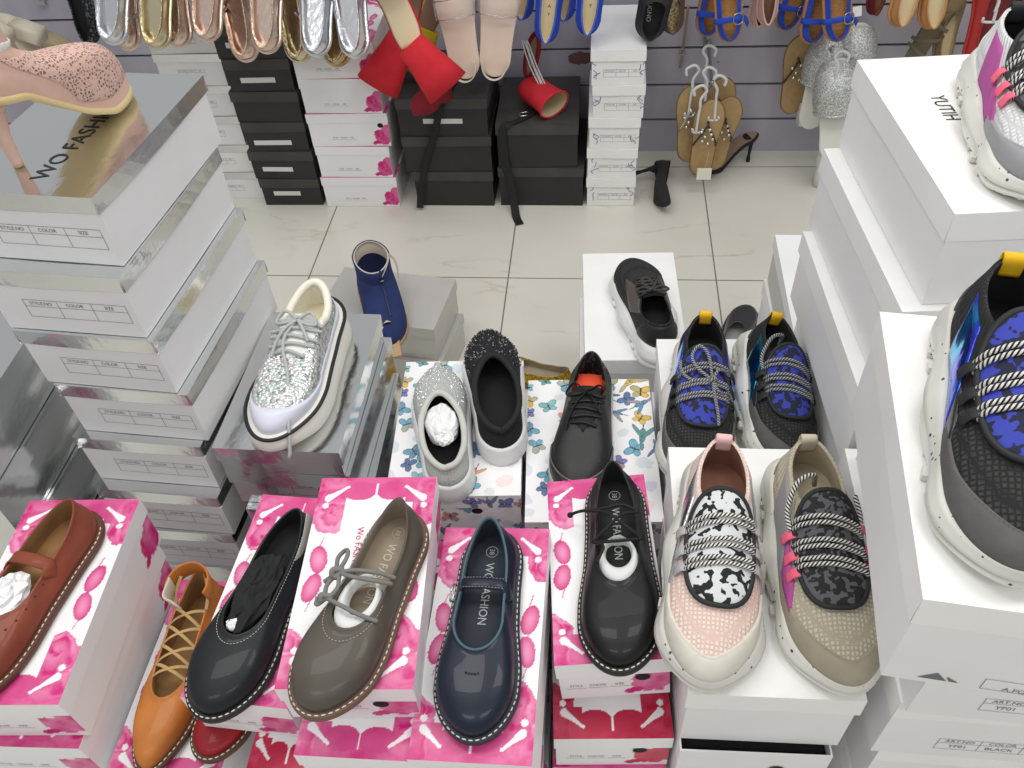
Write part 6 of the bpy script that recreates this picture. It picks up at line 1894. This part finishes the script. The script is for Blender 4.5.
block_heel_pump('white shoe with a block heel standing on the floor below the glitter mules', (0.690, 2.44, 0.0006), .22, -100, mat('white_pu', (214, 214, 208), .5), WINS, .075, hw=.034)
flip_flop('tan flip-flop hanging at the left of the glitter mules', (0.602, 2.540, 0.193), -3, .25, DKS)
shoe_hanger('white plastic hanger with clip in front of the glitter mules', (0.661, 2.340, 0.462), .16, flip=1)
wall_prong('steel wall hook carrying the glitter mules', (0.687, 2.620, 0.382), (0.636, 2.340, 0.479), .0045)

# tan, olive and red shoes at the right end
TANL = mat('camel_leather', (188, 136, 82), .6, var=.1)
hung_flat('camel sandal with cut-outs, left of the hanging camel pair', (0.809, 2.400, 0.528), .22, 5, TANL, INS, 82, 1.05, False, None, 'camel sandals')
hung_flat('camel sandal with cut-outs, right of the hanging camel pair', (0.895, 2.400, 0.521), .22, -5, TANL, INS, 82, 1.05, False, None, 'camel sandals')
OLV = mat('olive_strap', (112, 104, 84), .7)
o = thing('strappy_sandal', 'olive strappy sandal hanging below the camel pair', 'shoe', (0.900, 2.480, 0.369), (rad(86), rad(18), 0))
l = flat_last(.22, .9); V, F = l.sole([(0, 0), (.001, .004), (.0, .009), (-.003, .010)], 80); mesh('footbed', V, F, OLV, o)
for k in range(4):
    a = np.linspace(-1.5, 1.5, 20); P = np.stack([.042 * np.sin(a), .05 + .042 * k + .012 * np.sin(a * (1 if k % 2 else -1)), .008 + .036 * np.cos(a)], 1); mesh('cross_strap', *ribbon(P, .010, .0025, (0, 1, 0)), OLV, o)
mesh('ankle_tie', *ribbon(spline([(.036, .04, .03), (.06, .02, .04), (.075, -.02, .03), (.085, -.05, .02)], 20), .008, .002, (0, 0, 1)), OLV, o)
hung_flat('olive sandal hanging beside the strappy one, next to the red shoe', (0.997, 2.500, 0.364), .22, -6, mat('khaki_leather', (150, 128, 92), .7), INS, 84, .8, False)
o, l = hung_flat('red leather shoe hung on a white hanger at the right end', (1.067, 2.400, 0.405), .27, 2, mat('brick_red_leather', (170, 46, 42), .5, var=.08), mat('dark_red_lining', (110, 30, 32), .7), 78, 1.55, False, None, None, 'slip_on_shoe', .80)
shoe_hanger('white plastic hanger on the red shoe at the right end', (1.012, 2.300, 0.648), .075, w=.05)
hung_flat('dark burgundy strap shoe peeking out left of the camel pair', (0.765, 2.500, 0.521), .22, 4, BURG, LIN_BRN, 86, .7, False)
wall_prong('steel wall hook above the camel sandals', (0.905, 2.620, 0.521), (0.829, 2.400, 0.608)); wall_prong('steel wall hook above the red shoe', (1.119, 2.620, 0.522), (1.008, 2.360, 0.625))

# red slingback and ribbons on the wide black boxes
o = thing('slingback_shoe', 'red suede slingback lying on its side on the low wide black box', 'shoe', (-0.185, 2.430, 0.2856), (0, 0, rad(-48)))
rings = []; inn = []
for q, (x, rz, ry) in enumerate(((-.050, .012, .030), (-.045, .030, .045), (-.02, .040, .050), (.03, .038, .048), (.075, .040, .050), (.098, .042, .052))):
    a = np.linspace(0, 2 * PI, 30, endpoint=False)
    rings.append(np.stack([np.full(30, x) + .010 * np.sin(a) * (q > 3), -.02 * q / 5 + ry * np.cos(a), .043 + rz * np.sin(a)], 1))
mesh('vamp', *sweep_rings(rings, cap=False), REDS, o)
mesh('vamp_end', *sweep_rings([rings[0], rings[0] * np.array([1, .2, 1]) + np.array([0, 0, 0])], cap=True), REDS, o)
R2 = [(r - r.mean(0)) * .95 + r.mean(0) for r in np.array(rings[1:])][::-1]
mesh('lining', *sweep_rings(R2, cap=False), INS, o)
mesh('rim_binding', *tube(rings[-1], .003, 7, True)[:2], REDS, o)
t = np.linspace(0, 2 * PI, 40, endpoint=False)
P = np.stack([-.045 + .026 * np.cos(t) - .010, .02 + .02 * np.sin(t), .13 + .060 * np.sin(t)], 1)
mesh('heel_strap', *tube(P, .007, 8, True)[:2], REDD, o)
mesh('heel_insole', np.vstack([P * 1.0, [P.mean(0)]]), [(j, (j + 1) % 40, 40) for j in range(40)], mat('taupe_insole', (150, 126, 108), .6), o)
b = MB()
o = thing('plastic_loop', 'clear white plastic loops hanging above the red slingback', 'loop', (-0.179, 2.400, 0.363))
for k in range(2):
    mesh('loop', *tube(spline([(.004 + .012 * k, 0, 0), (-.02 + .010 * k, .02, .05), (-.045 + .010 * k, .06, .10), (-.052 + .012 * k, .06, .10), (-.03 + .012 * k, .02, .05), (-.004 + .012 * k, 0, .002)], 40), .0022, 6)[:2], HANGER, o)
RIB = mat('black_ribbon', (27, 27, 28), .8)
o = thing('ribbon_tie', 'long black ribbon tie hanging from the low wide black box to the floor', 'ribbon', (-0.285, 2.27, 0.0006))
P = spline([(.115, .16, .288), (.060, .075, .287), (.012, .030, .288), (-.004, .022, .262), (-.002, .018, .18), (.012, .012, .10), (.022, -.004, .03), (.030, -.035, .004), (.045, -.075, .003)], 60)
mesh('ribbon', *ribbon(P, .026, .0016, (1, .25, 0)), RIB, o)
mesh('buckle', *tube(spline([(.050, .075, .291), (.072, .085, .291), (.066, .100, .291), (.044, .090, .291)], 20, True), .0018, 6, True)[:2], STUD, o)
o = thing('ribbon_tie', 'black ribbon tie draped over the front of the tall wide black boxes', 'ribbon', (-0.470, 2.27, 0.0006))
P = spline([(.03, .16, .376), (.02, .06, .375), (.012, .028, .374), (0, .020, .345), (-.030, .018, .25), (-.070, .016, .15), (-.095, .014, .05), (-.100, .0, .012)], 50)
mesh('ribbon', *ribbon(P, .022, .0016, (1, .3, 0)), RIB, o)
